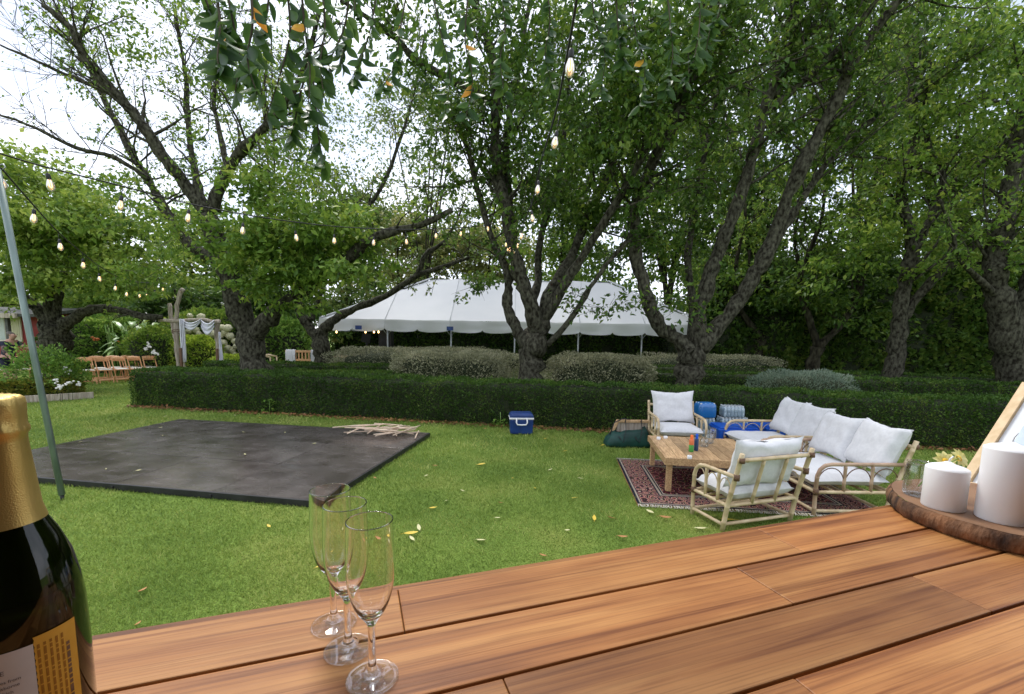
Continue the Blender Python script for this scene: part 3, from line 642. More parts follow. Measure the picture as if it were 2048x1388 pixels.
# ginger with long blades
g0 = at_ground(255, 18.2); gin = thing('ginger_plant', 'clump of long broad ginger leaves behind the wooden chairs', 'plant', g0, 0, GL)
MT['ginger'] = pbr('ginger_leaf', (.13, .27, .05), .35, (.30, .44, .12), 3)
for k in range(46):
    m = MB(); a = random.random()*6.28; r0 = random.random()*1.3; b = Vector((.6+math.cos(a)*r0, math.sin(a)*r0*.6, .5+random.random()*1.3))
    leaf_blade(m, (0, 0, 0), (math.cos(a)*.7+random.uniform(-.3, .3), math.sin(a)*.7, .9), random.uniform(1.0, 1.9), random.uniform(.2, .3), random.uniform(.3, .8))
    o = m.build('leaf', MT['ginger'], gin); o.location = b
m = MB()
for k in range(16):
    a = random.random()*6.28; r0 = random.random()*.8; m.tube([(math.cos(a)*r0, math.sin(a)*r0*.6, 0), (math.cos(a)*r0*1.3, math.sin(a)*r0*.8, 1.7+random.random()*.5)], .02, 5)
m.build('stems', MT['ginger'], gin, kind='stuff')
# white border flowers, each head one thing
MT['petal_white'] = pbr('white_petal', (.75, .74, .7), .8, (.82, .8, .76), 20)
MT['petal_orange'] = pbr('orange_petal', (.62, .16, .05), .7, (.75, .25, .08), 20)
def flower_head(name, label, q, r, mat, group, n=9):
    t = thing(name, label, 'flower', (q[0], q[1], 0), 0, group); m = MB()
    for k in range(7): 
        o3 = rv(.3*r); m.lathe([(.001, r*.3), (r*.25, r*.2), (r*.3, 0), (r*.2, -r*.2), (.001, -r*.25)], 7, (o3.x, o3.y, q[2]+o3.z))
    m.build('bloom', mat, t); MB().tube([(0, 0, 0), (.02, 0, q[2]*.5), (0, 0, q[2])], .004, 4).build('stem', MT['hedge_core'], t)
for (px, py, dd) in [(112, 762, 11.4), (122, 771, 11.3), (134, 768, 11.5), (142, 765, 11.5), (130, 735, 12.2), (137, 742, 12.2), (83, 750, 11.8), (118, 776, 11.2), (156, 768, 11.9)]:
    flower_head('white_flower', 'small white flower in the bed beside the wooden chairs', P(px, py, dd), .085, MT['petal_white'], 'white bed flowers')
for (px, py, dd) in [(299, 690, 16.3), (292, 698, 16.3), (307, 704, 16.2), (313, 707, 16.2)]:
    flower_head('white_flower', 'pale flower in the border between the chairs and the draped arch', P(px, py, dd), .12, MT['petal_white'], 'pale border flowers')
for (px, py) in [(187, 677), (194, 680), (238, 685)]:
    flower_head('orange_flower', 'orange flower against the dark hedge behind the chairs', P(px, py, 17.6), .12, MT['petal_orange'], 'orange flowers')
for (px, py, d, lab) in [(1905, 882, 8.0, 'bright green weed growing at the hedge foot behind the near loveseat'), (935, 828, 9.6, 'tall leafy weed at the foot of the long hedge left of the cooler'), (1000, 855, 9.2, 'tuft of weeds at the hedge foot beside the cooler'), (538, 800, 10.2, 'small leafy weed growing through the face of the long hedge')]:
    c = P(px, py, d); t = thing('weed', lab, 'weed', (c.x, c.y, 0), 0, 'weeds at the hedge foot'); m = MB(); n = 34
    for k in range(n):
        a = random.random()*6.28; leaf_blade(m, (random.uniform(-.15, .15), random.uniform(-.1, .1), random.random()*max(.12, c.z)), (math.cos(a), math.sin(a), 1.1), random.uniform(.08, .16), .045, .5, 3)
    m.build('leaves', MT['bright'], t, kind='stuff'); MB().tube([(0, 0, 0), (.01, 0, .15), (0, .01, max(.3, c.z))], .008, 4).build('stem', MT['ginger'], t)
# timber edging
a, b = G(-40, 812), G(188, 797)
t = tag(MB().box((a+b)/2+Vector((0, 0, .09)), ((b-a).length, .05, .18), Matrix.Rotation(math.atan2((b-a).y, (b-a).x), 3, 'Z')).build('timber_edging', MT['drift'], None, bevel=.006), 'grey timber board edging the flower bed at the left', 'garden edging')

# dead leaves under the hedge
pts = []
for k in range(2600):
    s = random.random()*18; q = A0+dv*s+nv_*random.gauss(-.1, .09); pts.append((q.x, q.y, .012+random.random()*.02))
MT['litter'] = leafmat('litter_leaf', [(.05, .03, .02), (.12, .06, .03), (.22, .12, .05), (.35, .22, .09)], tr=.1)
D_ = RNG.normal(size=(len(pts), 3)); D_[:, 2] *= .2
o = leaf_cloud('leaf_litter', pts, D_, .05+.05*RNG.random(len(pts)), MT['litter'], aspect=.3, up=2); o['label'] = 'brown dead leaves along the foot of the long hedge'; o['category'] = 'leaf litter'

# fallen leaves on the grass, each one a thing
MT['fall_yellow'] = pbr('fallen_yellow', (.62, .42, .03), .6, (.72, .55, .10), 30)
MT['fall_brown'] = pbr('fallen_brown', (.36, .15, .05), .7, (.5, .26, .10), 30)
MT['fall_pale'] = pbr('fallen_pale', (.55, .52, .24), .7, (.66, .62, .36), 30)
def fallen_mesh(curl):
    m = MB(); n = 6
    for i in range(n+1):
        t = i/n; wv = .5*math.sin(math.pi*min(1, t*.95+.03))**.9*.36; z = curl*(t-.5)**2*.8+.06
        m.v += [(t-.5, -wv, z+wv*curl*.6), (t-.5, 0, z), (t-.5, wv, z+wv*curl*.9)]
    for i in range(n): q = i*3; m.f += [(q, q+1, q+4, q+3), (q+1, q+2, q+5, q+4)]
    m.tube([(-.72, 0, .08), (-.5, 0, .05+curl*.2)], .012, 4)
    me = bpy.data.meshes.new('fallen_leaf'); me.from_pydata(m.v, [], m.f); me.polygons.foreach_set('use_smooth', [True]*len(me.polygons)); return me
FM = {}
for nm in ('fall_yellow', 'fall_brown', 'fall_pale'):
    for cu in (.25, .7):
        me = fallen_mesh(cu); me.materials.append(MT[nm]); FM[nm, cu] = me
FL = [(822, 1072, 'y', .11), (838, 1060, 'p', .08), (824, 1082, 'p', .07), (766, 1082, 'b', .08), (640, 1138, 'y', .06), (538, 1057, 'y', .06), (962, 1086, 'p', .09), (866, 1020, 'y', .07), (892, 1006, 'p', .07), (963, 932, 'y', .1), (1100, 943, 'p', .07), (1070, 980, 'y', .05), (1188, 1041, 'y', .09), (1222, 1041, 'b', .07), (1245, 1080, 'b', .08), (1086, 1117, 'b', .06), (1330, 1041, 'b', .1), (1300, 1028, 'p', .09), (1148, 1000, 'y', .06), (1030, 900, 'p', .06), (1130, 905, 'y', .06), (870, 935, 'b', .06), (852, 955, 'p', .06), (1205, 893, 'y', .07), (1455, 1045, 'y', .13), (1400, 1062, 'p', .1), (285, 1188, 'b', .06), (276, 1256, 'b', .05), (750, 960, 'b', .06), (700, 1060, 'p', .05), (925, 985, 'p', .05), (1000, 1010, 'b', .05), (1135, 1065, 'p', .05), (330, 835, 'p', .07), (415, 827, 'p', .07), (470, 833, 'p', .07), (520, 838, 'y', .07), (1160, 960, 'p', .06), (1090, 880, 'y', .06), (970, 860, 'b', .07), (1180, 873, 'p', .06), (905, 880, 'p', .05), (1025, 960, 'y', .05), (995, 1040, 'p', .05), (1430, 1090, 'b', .08)]
LANDM = [(700, 1100, 'beside the champagne flutes'), (860, 1040, 'just right of the champagne flutes'), (800, 930, 'by the near right corner of the dance floor'), (1042, 880, 'in front of the cool box'), (1260, 1040, 'below the rug corner'), (1440, 1060, 'beside the near armchair feet'), (1100, 1100, 'close to the counter edge'), (420, 830, 'between the dance floor and the hedge'), (280, 1220, 'beside the wine bottle'), (1210, 885, 'by the green bag'), (980, 960, 'in the open middle'), (1120, 960, 'left of the rug'), (540, 1057, 'in front of the dance floor'), (1000, 1040, 'between the flutes and the rug')]
fl_n = {'y': ('fall_yellow', 'yellow fallen leaf lying on the lawn'), 'b': ('fall_brown', 'curled brown fallen leaf lying on the lawn'), 'p': ('fall_pale', 'pale fallen leaf lying on the lawn')}
for (px, py, k, s_) in FL:
    nm, lab = fl_n[k]; q = G(px, py); o = bpy.data.objects.new('fallen_leaf', FM[nm, .7 if k == 'b' else .25]); C.objects.link(o)
    o.location = (q.x, q.y, .022); o.scale = (s_*1.25, s_*1.25, s_*1.25); o.rotation_euler = (random.uniform(-.2, .2), random.uniform(-.3, .1), random.random()*6.28)
    lm = min(LANDM, key=lambda a: (a[0]-px)**2+(a[1]-py)**2)
    tag(o, lab.replace('lying on the lawn', 'on the lawn '+lm[2]), 'leaf', {'y': 'yellow fallen leaves', 'b': 'brown fallen leaves', 'p': 'pale fallen leaves'}[k])

# ------------------------------------------------------------------ tent
def tent():
    y0, y1 = 18.0, 24.0; xl, xr = -7.75, 7.9; ze = 2.42; zr = 4.42; xm0, xm1 = -3.8, 4.4; ym = (y0+y1)/2
    root = thing('marquee_tent', 'white hip roofed marquee tent behind the garden trees', 'tent', ((xl+xr)/2, y0, 0)); o_ = root.location
    # roof cloth, sagging a little between the rafters
    def zroof(x, y):
        a = max(0, (x-xl)/(xm0-xl)) if x < xm0 else (max(0, (xr-x)/(xr-xm1)) if x > xm1 else 1)
        b = 1-abs(y-ym)/(ym-y0); return ze+(zr-ze)*min(a, b, 1)
    m = MB(); nx, ny = 84, 34
    for j in range(ny+1):
        for i in range(nx+1):
            x = xl+(xr-xl)*i/nx; y = y0+(y1-y0)*j/ny; z = zroof(x, y)
            b = min((x-xl), (xr-x), (y-y0), (y1-y), 1.2)/1.2
            z -= .05*b*abs(math.sin(math.pi*(x-xl)/2.605))+.02*noise.noise(Vector((x, y, 0))*.8); m.v.append((x, y, z))
    for j in range(ny):
        for i in range(nx): b = j*(nx+1)+i; m.f.append((b, b+1, b+nx+2, b+nx+1))
    m.build('roof', MT['canvas'], root, o_)
    MT['seam'] = pbr('canvas_seam', (.55, .56, .58), .6, (.62, .63, .64), 4)
    for k in range(1, 6):
        x = xl+(xr-xl)*k/6; pts = []
        for j in range(9): y = y0+(ym-y0)*j/8; pts.append((x, y, zroof(x, y)+.012-.02*noise.noise(Vector((x, y, 0))*.8)))
        MB().tube(pts, .022, 5, flat=.3).build('seam', MT['seam'], root, o_)
    for xa, xb in ((xl, xm0), (xr, xm1)):
        MB().tube([(xa+(xb-xa)*t, y0+(ym-y0)*t, ze+(zr-ze)*t+.015) for t in np.linspace(0, 1, 10)], .035, 6).build('hip_rope', MT['seam'], root, o_)
    # valance strips with scalloped hems, one per bay
    bays = [((xl+(xr-xl)*k/6, y0), (xl+(xr-xl)*(k+1)/6, y0)) for k in range(6)]+[((xr, y0), (xr, y1)), ((xl, y1), (xl, y0)), ((xr, y1), (xl, y1))]
    for (a, b) in bays:
        m = MB(); L = math.dist(a, b); n = 40; rows = 6; nsc = max(2, round(L/1.3))
        for j in range(rows+1):
            for i in range(n+1):
                t = i/n; x = a[0]+(b[0]-a[0])*t; y = a[1]+(b[1]-a[1])*t; u = (t*nsc) % 1
                h = .36+.13*(abs(math.sin(math.pi*t*nsc))**.4); v = j/rows
                bow = .05*v*math.sin(6*t*nsc+3)+.05*v*noise.noise(Vector((x*1.3, y, v*2)))+.03
                nx_, ny_ = (b[1]-a[1])/L, -(b[0]-a[0])/L; m.v.append((x+nx_*bow, y+ny_*bow, ze-h*v+.012*math.sin(9*t)))
        for j in range(rows):
            for i in range(n): q = j*(n+1)+i; m.f.append((q, q+1, q+n+2, q+n+1))
        m.build('valance', MT['canvas'], root, o_)
    # legs, brackets and eave rails
    for k in range(7):
        for y in (y0+.12, y1-.12):
            x = xl+.1+(xr-xl-.2)*k/6
            lg = MB().tube([(x, y, 0), (x, y, ze-.02)], .035, 8).build('leg', MT['metal'], root, o_)
            if y < 20:
                MB().box((x, y, .01), (.2, .2, .02)).build('foot_plate', MT['metal'], lg, o_)
                for s_ in (-1, 1):
                    if xl < x+s_*.4 < xr: MB().tube([(x, y, ze-.62), (x+s_*.45, y, ze-.06)], .016, 6).build('brace', MT['metal'], lg, o_)
    for y in (y0+.12, y1-.12): MB().tube([(xl, y, ze-.04), (xr, y, ze-.04)], .03, 6).build('eave_rail', MT['metal'], root, o_)
    for x in (xl+.1, xr-.1): MB().tube([(x, y0, ze-.04), (x, y1, ze-.04)], .03, 6).build('eave_rail', MT['metal'], root, o_)
    MB().tube([(xm0, ym, zr-.06), (xm1, ym, zr-.06)], .03, 6).build('ridge_rail', MT['metal'], root, o_)
    MT['clear_pvc'] = thin('clear_pvc', (.82, .86, .84), .10, .12, .06, (.7, .75, .73))
    m = MB(); n = 30
    for i in range(n+1):
        y = y0+.3+(y1-y0-.5)*i/n; x = xr-.06+.04*math.sin(y*5); m.v += [(x, y, .05), (x, y, ze-.1)]
    for i in range(n): m.f.append((2*i, 2*i+2, 2*i+3, 2*i+1))
    m.build('clear_side_wall', MT['clear_pvc'], root, o_)
    m = MB()
    for i in range(60+1):
        x = 0.4+(xr-.6)*i/60; y = y1-.2+.04*math.sin(x*5); m.v += [(x, y, .05), (x, y, ze-.1)]
    for i in range(60): m.f.append((2*i, 2*i+2, 2*i+3, 2*i+1))
    m.build('clear_rear_wall', MT['clear_pvc'], root, o_)
    MT['blue_tag'] = pbr('blue_tag', (.03, .06, .2), .5, (.05, .09, .28), 9)
    for px, py in ((717, 655), (900, 657)):
        q = P(px, py, y0-.12); MB().box(q, (.26, .012, .16)).build('blue_badge', MT['blue_tag'], root, o_, smooth=False)
    # little bulbs under the eave
    for px in (731, 748, 757, 673): q = P(px, 664, y0+.3); MB().lathe([(.001, -.05), (.03, -.03), (.035, 0), (.015, .05), (.001, .055)], 8, q).build('eave_bulb', MT['filament'], root, o_)
MT['filament'] = emis('filament', (1, .55, .22), 4)
tent()
def trestle(px, d, label):
    c = at_ground(px, d); t = thing('trestle_table', label, 'table', c, 0, 'white tables in the tent')
    MB().box((0, 0, .74), (1.1, .7, .04)).build('table_top', MT['white_plastic'], t, bevel=.01)
    for x in (-.45, .45):
        for y in (-.28, .28): MB().tube([(x, y, 0), (x*.95, y, .72)], .018, 6).build('leg', MT['metal'], t)
def raise_z(o, dz): o.location.z += dz
trestle(862, 21.0, 'white topped table inside the tent, left of the pair'); trestle(922, 21.0, 'white topped table inside the tent, right of the pair')
def speaker(px, d, label):
    c = at_ground(px, d); t = thing('loudspeaker', label, 'speaker', c)
    MB().box((0, 0, 1.62), (.56, .5, .82)).build('cabinet', MT['black'], t, bevel=.03)
    MB().lathe([(.001, 0), (.16, .02), (.19, .0)], 18, (0, -.26, 1.48), Matrix.Rotation(math.pi/2, 3, 'X')).build('woofer', MT['black'], t)
    MB().tube([(0, 0, .35), (0, 0, 1.25)], .022, 8).build('pole', MT['black'], t)
    for k in range(3): a = 2.09*k+.4; MB().tube([(0, 0, .75), (math.cos(a)*.45, math.sin(a)*.45, .01)], .014, 6).build('leg', MT['black'], t)
speaker(773, 19.6, 'tall black loudspeaker under the left end of the tent')
c = at_ground(735, 20.4); t = thing('draped_music_stand', 'dark silhouetted music stand under the tent beside the loudspeaker', 'stand', c)
MB().box((-.05, 0, 1.62), (.42, .06, .42), Matrix.Rotation(.25, 3, 'Y')).build('desk', MT['black'], t, bevel=.02)
MB().tube([(0, 0, .7), (-.04, 0, 1.5)], .05, 8).build('stem', MT['black'], t)
for k in range(3): a = 2.09*k; MB().tube([(0, 0, 1.35), (math.cos(a)*.5, math.sin(a)*.4, .02)], .03, 6).build('leg', MT['black'], t)

# ------------------------------------------------------------------ wooden bench with white throws
c = at_ground(604, 16.6); t = thing('garden_bench', 'orange wooden slatted bench with white throws over both ends', 'bench', c)
MT['benchwood'] = pbr('bench_wood', (.58, .3, .12), .5, (.74, .42, .2), 5, (2, 9, 9))
for z in (.98, 1.3): MB().box((0, 0, z-.15), (1.25, .045, .08)).build('back_rail', MT['benchwood'], t, bevel=.008)
for k in range(9): MB().box((-.5+k*.125, .002, .99), (.05, .02, .3)).build('slat', MT['benchwood'], t, smooth=False)
for k in range(4): MB().box((0, .12+k*.11, .5), (1.25, .09, .03)).build('seat_slat', MT['benchwood'], t, smooth=False)
for x in (-.58, .58):
    MB().box((x, 0, .6), (.06, .06, 1.2)).build('back_leg', MT['benchwood'], t, bevel=.006); MB().box((x, .5, .33), (.06, .06, .66)).build('front_leg', MT['benchwood'], t, bevel=.006)
    MB().box((x, .27, .69), (.08, .6, .04)).build('arm', MT['benchwood'], t, bevel=.008)
for x, w_, lab in ((-.42, .36, 'left'), (.47, .26, 'right')):
    m = MB(); n = 12
    for i in range(n+1):
        u = i/n-.5
        for (y, z) in ((-.05, .78), (-.055, 1.0), (-.04, 1.19), (0, 1.215), (.05, 1.19), (.06, .9)): m.v.append((x+u*w_, y-.012*math.sin(i*1.9), z+.015*math.sin(i*2.3+y*40)))
    for i in range(n):
        for j in range(5): q = i*6+j; m.f.append((q, q+6, q+7, q+1))
    tag(m.build('white_throw', MT['cushion'], None), 'white throw over the %s end of the wooden bench' % lab, 'blanket', 'bench throws').location = c
for px, lab in ((592, 'left'), (662, 'right')):
    sgn = -1 if px < 600 else 1; cc = at_ground(604+sgn*74, 16.2 if sgn < 0 else 16.4); t = thing('curved_garden_chair', 'pale curved bentwood garden chair at the %s of the wooden bench' % lab, 'chair', cc, 0, 'bentwood chairs')
    for y in (-.22, .22): MB().tube([(-sgn*.3, y, .95), (0, y, 1.02), (sgn*.25, y, .98), (sgn*.38, y, .86), (sgn*.3, y, .78)], .03, 7).build('arm', MT['bamboo'], t); MB().tube([(-sgn*.28, y, 0), (-sgn*.3, y, .95)], .025, 7).build('leg', MT['bamboo'], t); MB().tube([(sgn*.28, y, 0), (sgn*.3, y, .8)], .025, 7).build('leg', MT['bamboo'], t)
    MB().box((0, 0, .5), (.6, .5, .04)).build('seat', MT['bamboo'], t, bevel=.01)

# ------------------------------------------------------------------ draped arch
def arch():
    d = 16.0; L = at_ground(357, d); R_ = at_ground(438, d+.2); t = thing('wedding_arch', 'driftwood wedding arch of rough poles lashed together', 'arch', L); o_ = L
    def pole(pts, r, nm='post'):
        pts = smooth([Vector(p) for p in pts], 3); MB().tube([p+rv(.012) for p in pts], [r*(1+.12*float(RNG.normal())) for _ in pts], 8).build(nm, MT['drift'], t, o_)
    pole([L, P(354, 700, d), P(353, 640, d), P(356, 600, d), P(365, 578, d)], .075)
    pole([L+Vector((.12, .15, 0)), P(352, 680, d+.1), P(345, 640, d+.15), P(338, 607, d+.2)], .065)
    pole([R_, P(437, 700, d+.2), P(434, 660, d+.2), P(436, 640, d+.2)], .085)
    pole([P(318, 641, d), P(352, 642, d-.1), P(392, 639, d-.1), P(418, 641, d-.1), P(440, 646, d-.1)], .06, 'cross_pole')
    for z in (.0, .06): MB().tube([P(352+8*math.cos(a), 661+z*60+2.5*math.sin(a), d-.1+.12*math.sin(a)) for a in np.linspace(0, 6.28, 14)], .012, 5).build('lashing', MT['bind'], t, o_)
    def sheet(rowsA, nm, label):
        n = len(rowsA[0]); m = MB()
        for r in rowsA: m.v += [tuple(q) for q in r]
        for i in range(len(rowsA)-1):
            for j in range(n-1): q = i*n+j; m.f.append((q, q+1, q+n+1, q+n))
        o = m.build(nm, MT['fabric_white'], None, o_); o.location = o_; tag(o, label, 'drape', 'arch drapes')
        s_ = o.modifiers.new('thickness', 'SOLIDIFY'); s_.thickness = .012
    def fall(xt0, xt1, xb0, xb1, yt, yb, label):
        rws = []
        for i in range(9):
            v = i/8; y = yt+(yb-yt)*v; x0 = xt0+(xb0-xt0)*v; x1 = xt1+(xb1-xt1)*v
            rws.append([P(x0+(x1-x0)*j/12, y, d-.22+.05*math.sin(j*1.6+v)) for j in range(13)])
        sheet(rws, 'arch_drape', label)
    fall(358, 368, 363, 373, 638, 724, 'white cloth hanging down the left post of the arch')
    fall(437, 440, 439, 447, 664, 728, 'white cloth hanging down the right post of the arch')
    def swag(xa, xb, ytop, sag, wd, label):
        rws = []
        for i in range(13):
            u = i/12; x = xa+(xb-xa)*u; s_ = math.sin(math.pi*u); rws.append([P(x, ytop+sag*s_*(.45+.55*j/8)+wd*(j/8), d-.2-.05*math.sin(j*2.1)) for j in range(9)])
        sheet(rws, 'arch_drape', label)
    swag(360, 402, 637, 18, 6, 'white cloth swag looped at the left of the cross pole')
    swag(402, 428, 639, 16, 16, 'white cloth bunch hanging low at the right of the cross pole')
    for px in (361, 434): 
        q = at_ground(px, d-.3); tag(MB().box((0, 0, .62), (.07, .07, 1.24)).build('dark_stake', MT['bind'], None, bevel=.008), 'dark brown stake beside the %s arch post' % ('left' if px < 400 else 'right'), 'stake', 'arch stakes').location = q
arch()

# ------------------------------------------------------------------ red cottage at the left edge
def cottage():
    d = 22.0; c = at_ground(40, d); t = thing('red_cottage', 'red cottage wall with cream curtained window at the left edge', 'cottage', c); o_ = c
    MT['redwall'] = pbr('red_wall', (.20, .018, .018), .6, (.28, .03, .028), 4); MT['cream'] = pbr('cream_trim', (.68, .63, .5), .6, (.75, .7, .58), 6)
    MT['roofd'] = pbr('dark_roof', (.06, .06, .055), .8, (.11, .11, .10), 5, bump=.4); MT['curtain'] = pbr('curtain', (.55, .5, .3), .9, (.74, .7, .5), 3, (14, 1, 1)); MT['pane'] = pbr('window_glass', (.45, .5, .5), .1, (.6, .64, .62), 2)
    x1 = P(80, 650, d).x; x0 = x1-6; zt = P(60, 626, d).z
    MB().box(((x0+x1)/2, d+2.0, zt/2), (x1-x0, 4, zt)).build('wall', MT['redwall'], t, o_, smooth=False)
    for k in range(14): MB().box(((x0+x1)/2, d-.012, .1+k*.16), (x1-x0-.02, .02, .145)).build('weatherboard', MT['redwall'], t, o_, smooth=False)
    MB().box((x1+.06, d-.03, zt/2), (.14, .1, zt)).build('corner_board', MT['cream'], t, o_, smooth=False)
    wx = P(15, 660, d).x; wz = P(15, 658, d).z
    f = MB().box((wx, d-.05, wz), (1.5, .06, 1.2)).build('window', MT['cream'], t, o_, smooth=False)
    MB().box((wx-.35, d-.085, wz), (.62, .02, 1.05)).build('pane', MT['pane'], f, o_, smooth=False); MB().box((wx+.36, d-.085, wz), (.64, .02, 1.05)).build('curtain', MT['curtain'], f, o_, smooth=False)
    m = MB(); m.quad((x0-.5, d-.7, zt-.05), (x1+.5, d-.7, zt-.05), (x1+.5, d+2, zt+.35), (x0-.5, d+2, zt+.35)); m.quad((x0-.5, d+2, zt+.35), (x1+.5, d+2, zt+.35), (x1+.5, d+4.7, zt-.05), (x0-.5, d+4.7, zt-.05))
    rf = m.build('roof', MT['roofd'], t, o_, smooth=False); s_ = rf.modifiers.new('thickness', 'SOLIDIFY'); s_.thickness = .15
    MB().box(((x0+x1)/2-.4, d-.75, zt-.16), (x1-x0+.2, .12, .22)).build('fascia', MT['drift'], t, o_, smooth=False)
    MB().box((P(41, 650, d).x, d-.55, zt/2), (.14, .14, zt)).build('porch_post', MT['roofd'], t, o_, smooth=False)
cottage()

# ------------------------------------------------------------------ wooden folding chairs
def chair_proto():
    t = thing('folding_chair', 'x', 'chair', (0, 0, 0), 0, 'wooden folding wedding chairs')
    # faces +Y: back top at the rear, long legs run from the back top to the front feet
    for x in (-.21, .21):
        MB().box((x, .02, .43), (.028, .045, .98), Matrix.Rotation(-.42, 3, 'X').inverted()).build('long_leg', MT['chairwood'], t, bevel=.004)
        MB().box((x*.86, -.02, .23), (.026, .04, .52), Matrix.Rotation(.5, 3, 'X').inverted()).build('short_leg', MT['chairwood'], t, bevel=.004)
    m = MB()
    for z, y in ((.735, -.150), (.85, -.20)):
        for j in range(9): u = j/8-.5; m.v += [(u*.42, y-.03*(1-4*u*u), z), (u*.42, y-.03*(1-4*u*u)-.018, z)]
    for i in range(8):
        a = i*2; b = 18+i*2; m.f += [(a, a+2, b+2, b), (a+1, b+1, b+3, a+3), (b, b+2, b+3, b+1), (a, a+1, a+3, a+2)]
    m.v = [(v[0], v[1], v[2]+(.05 if v[2] > .84 else 0)*(1-2*abs(v[0]))) for v in m.v]
    m.build('back_slat', MT['chairwood'], t)
    MB().box((0, .06, .45), (.40, .40, .025)).build('seat_frame', MT['chairwood'], t, bevel=.006); MB().box((0, .06, .474), (.36, .37, .035)).build('seat_pad', MT['chairpad'], t, bevel=.014)
    MB().box((0, .165, .13), (.41, .025, .06), Matrix.Rotation(.42, 3, 'X')).build('front_stretcher', MT['chairwood'], t, bevel=.004); MB().box((0, -.11, .08), (.36, .022, .035)).build('rear_stretcher', MT['chairwood'], t, bevel=.004)
    return t
cp = chair_proto(); first = True
def chair_at(q, rz, label):
    global first
    o = cp if first else dup(cp); first = False
    o.location = (q.x, q.y, 0); o.rotation_euler = (0, 0, rz); o.scale = (.86, 1.0, 1.0); o['label'] = label
ORD = ['leftmost', 'second from the left', 'middle', 'fourth from the left', 'rightmost']
c0 = G(176, 768); stp = Vector((.235, .36, 0)); CRZ = -2.14
for k in range(5): q = c0+stp*k*1.03; chair_at(q, CRZ+random.uniform(-.05, .05), 'wooden folding chair, %s in the nearest row of five' % ORD[k])
for k in range(4): q = c0+Vector((-.36, .82, 0))+stp*k*1.03; chair_at(q, CRZ+random.uniform(-.05, .05), 'wooden folding chair, %s in the second row, half hidden' % ['first', 'second', 'third', 'fourth'][k])
c1 = G(8, 768)
for k in range(3): q = c1+stp*k*1.05; chair_at(q, CRZ+random.uniform(-.05, .05), 'wooden folding chair, %s of three beside the person' % ['nearest', 'middle', 'farthest'][k])

# ------------------------------------------------------------------ dance floor and sticks
DF0 = G(638, 1001, .08); DFv = G(855.7, 866.5, .08)-DF0; DFv.z = 0; Lv = 3.44; DFv.normalize(); DFu = Vector((-DFv.y, DFv.x, 0)); Lu = 5.32; DF0.z = 0
def floor_mat():
    m = pbr('dance_floor', (.055, .045, .040), .35, (.11, .094, .086), 2.2, (1, 1, 1), .06, 40, rnd=.12, spec=.5)
    t = m.node_tree; b = t.nodes['Principled BSDF']; tcn = t.nodes.new('ShaderNodeTexCoord'); n = t.nodes.new('ShaderNodeTexNoise'); n.inputs['Scale'].default_value = 3.0; n.inputs['Detail'].default_value = 6
    mpn = t.nodes.new('ShaderNodeMapping'); mpn.inputs['Scale'].default_value = (1, 2.4, 1); t.links.new(tcn.outputs['Object'], mpn.inputs['Vector']); t.links.new(mpn.outputs[0], n.inputs['Vector'])
    mr = t.nodes.new('ShaderNodeMapRange'); mr.inputs['From Min'].default_value = .3; mr.inputs['From Max'].default_value = .7; mr.inputs['To Min'].default_value = .10; mr.inputs['To Max'].default_value = .34
    t.links.new(n.outputs['Fac'], mr.inputs['Value']); t.links.new(mr.outputs[0], b.inputs['Roughness']); return m
fm = floor_mat(); ang = math.atan2(DFu.y, DFu.x)
fl = thing('dance_floor', 'low black panelled dance floor lying on the lawn', 'dance floor', DF0, ang)
MT['floor_edge'] = pbr('floor_edge', (.012, .012, .013), .45, (.025, .025, .026), 9)
pw, ph = Lu/4, Lv/3
for i in range(4):
    for j in range(3): MB().box((i*pw+pw/2, -(j*ph+ph/2), .05+random.uniform(-.0015, .0015)), (pw-.007, ph-.007, .06)).build('panel', fm, fl, bevel=.002)
for (c_, s_) in (((Lu/2, .012, .041), (Lu+.05, .024, .078)), ((Lu/2, -Lv-.012, .041), (Lu+.05, .024, .078)), ((-.013, -Lv/2, .04), (.024, Lv, .076)), ((Lu+.013, -Lv/2, .04), (.024, Lv, .076))):
    MB().box(c_, s_).build('edge_rail', MT['floor_edge'], fl, bevel=.004)
for x in (pw, 2*pw): MB().box((x, .03, .04), (.03, .02, .03)).build('latch', MT['black'], fl, smooth=False)
MT['petal'] = MT['fall_pale']
for (px, py) in [(321, 856), (325, 872), (487, 865), (629, 888), (212, 939), (277, 942), (570, 866), (700, 862), (160, 885), (490, 910)]:
    q = G(px, py, .082); o = bpy.data.objects.new('fallen_leaf', FM['fall_pale', .7]); C.objects.link(o); o.location = (q.x, q.y, .083); s_ = .05+.04*random.random(); o.scale = (s_,)*3; o.rotation_euler = (0, 0, random.random()*6)
    tag(o, 'pale curled leaf lying on the black dance floor', 'leaf', 'leaves on the dance floor')
MT['stick'] = pbr('stick_wood', (.55, .40, .27), .7, (.72, .58, .44), 8, rnd=.2)
for k in range(26):
    q = G(random.gauss(785, 26), random.gauss(868, 4), .09); a = random.choice([random.uniform(-.5, .6), random.uniform(-.3, .3), random.uniform(1, 2)]); L_ = random.uniform(.45, .75); h = .012+.016*(k//3)
    dr = Vector((math.cos(a), math.sin(a), random.uniform(-.12, .12)))*L_/2; q.z = .083+h+abs(dr.z)
    m = MB().tube([-dr, dr*.2+Vector((0, 0, .004)), dr], [.011, .012, .010], 6); o = m.build('stick', MT['stick'], None); o.location = q
    tag(o, 'pale wooden stick in the loose pile on the dance floor corner', 'stick', 'sticks piled on the dance floor')

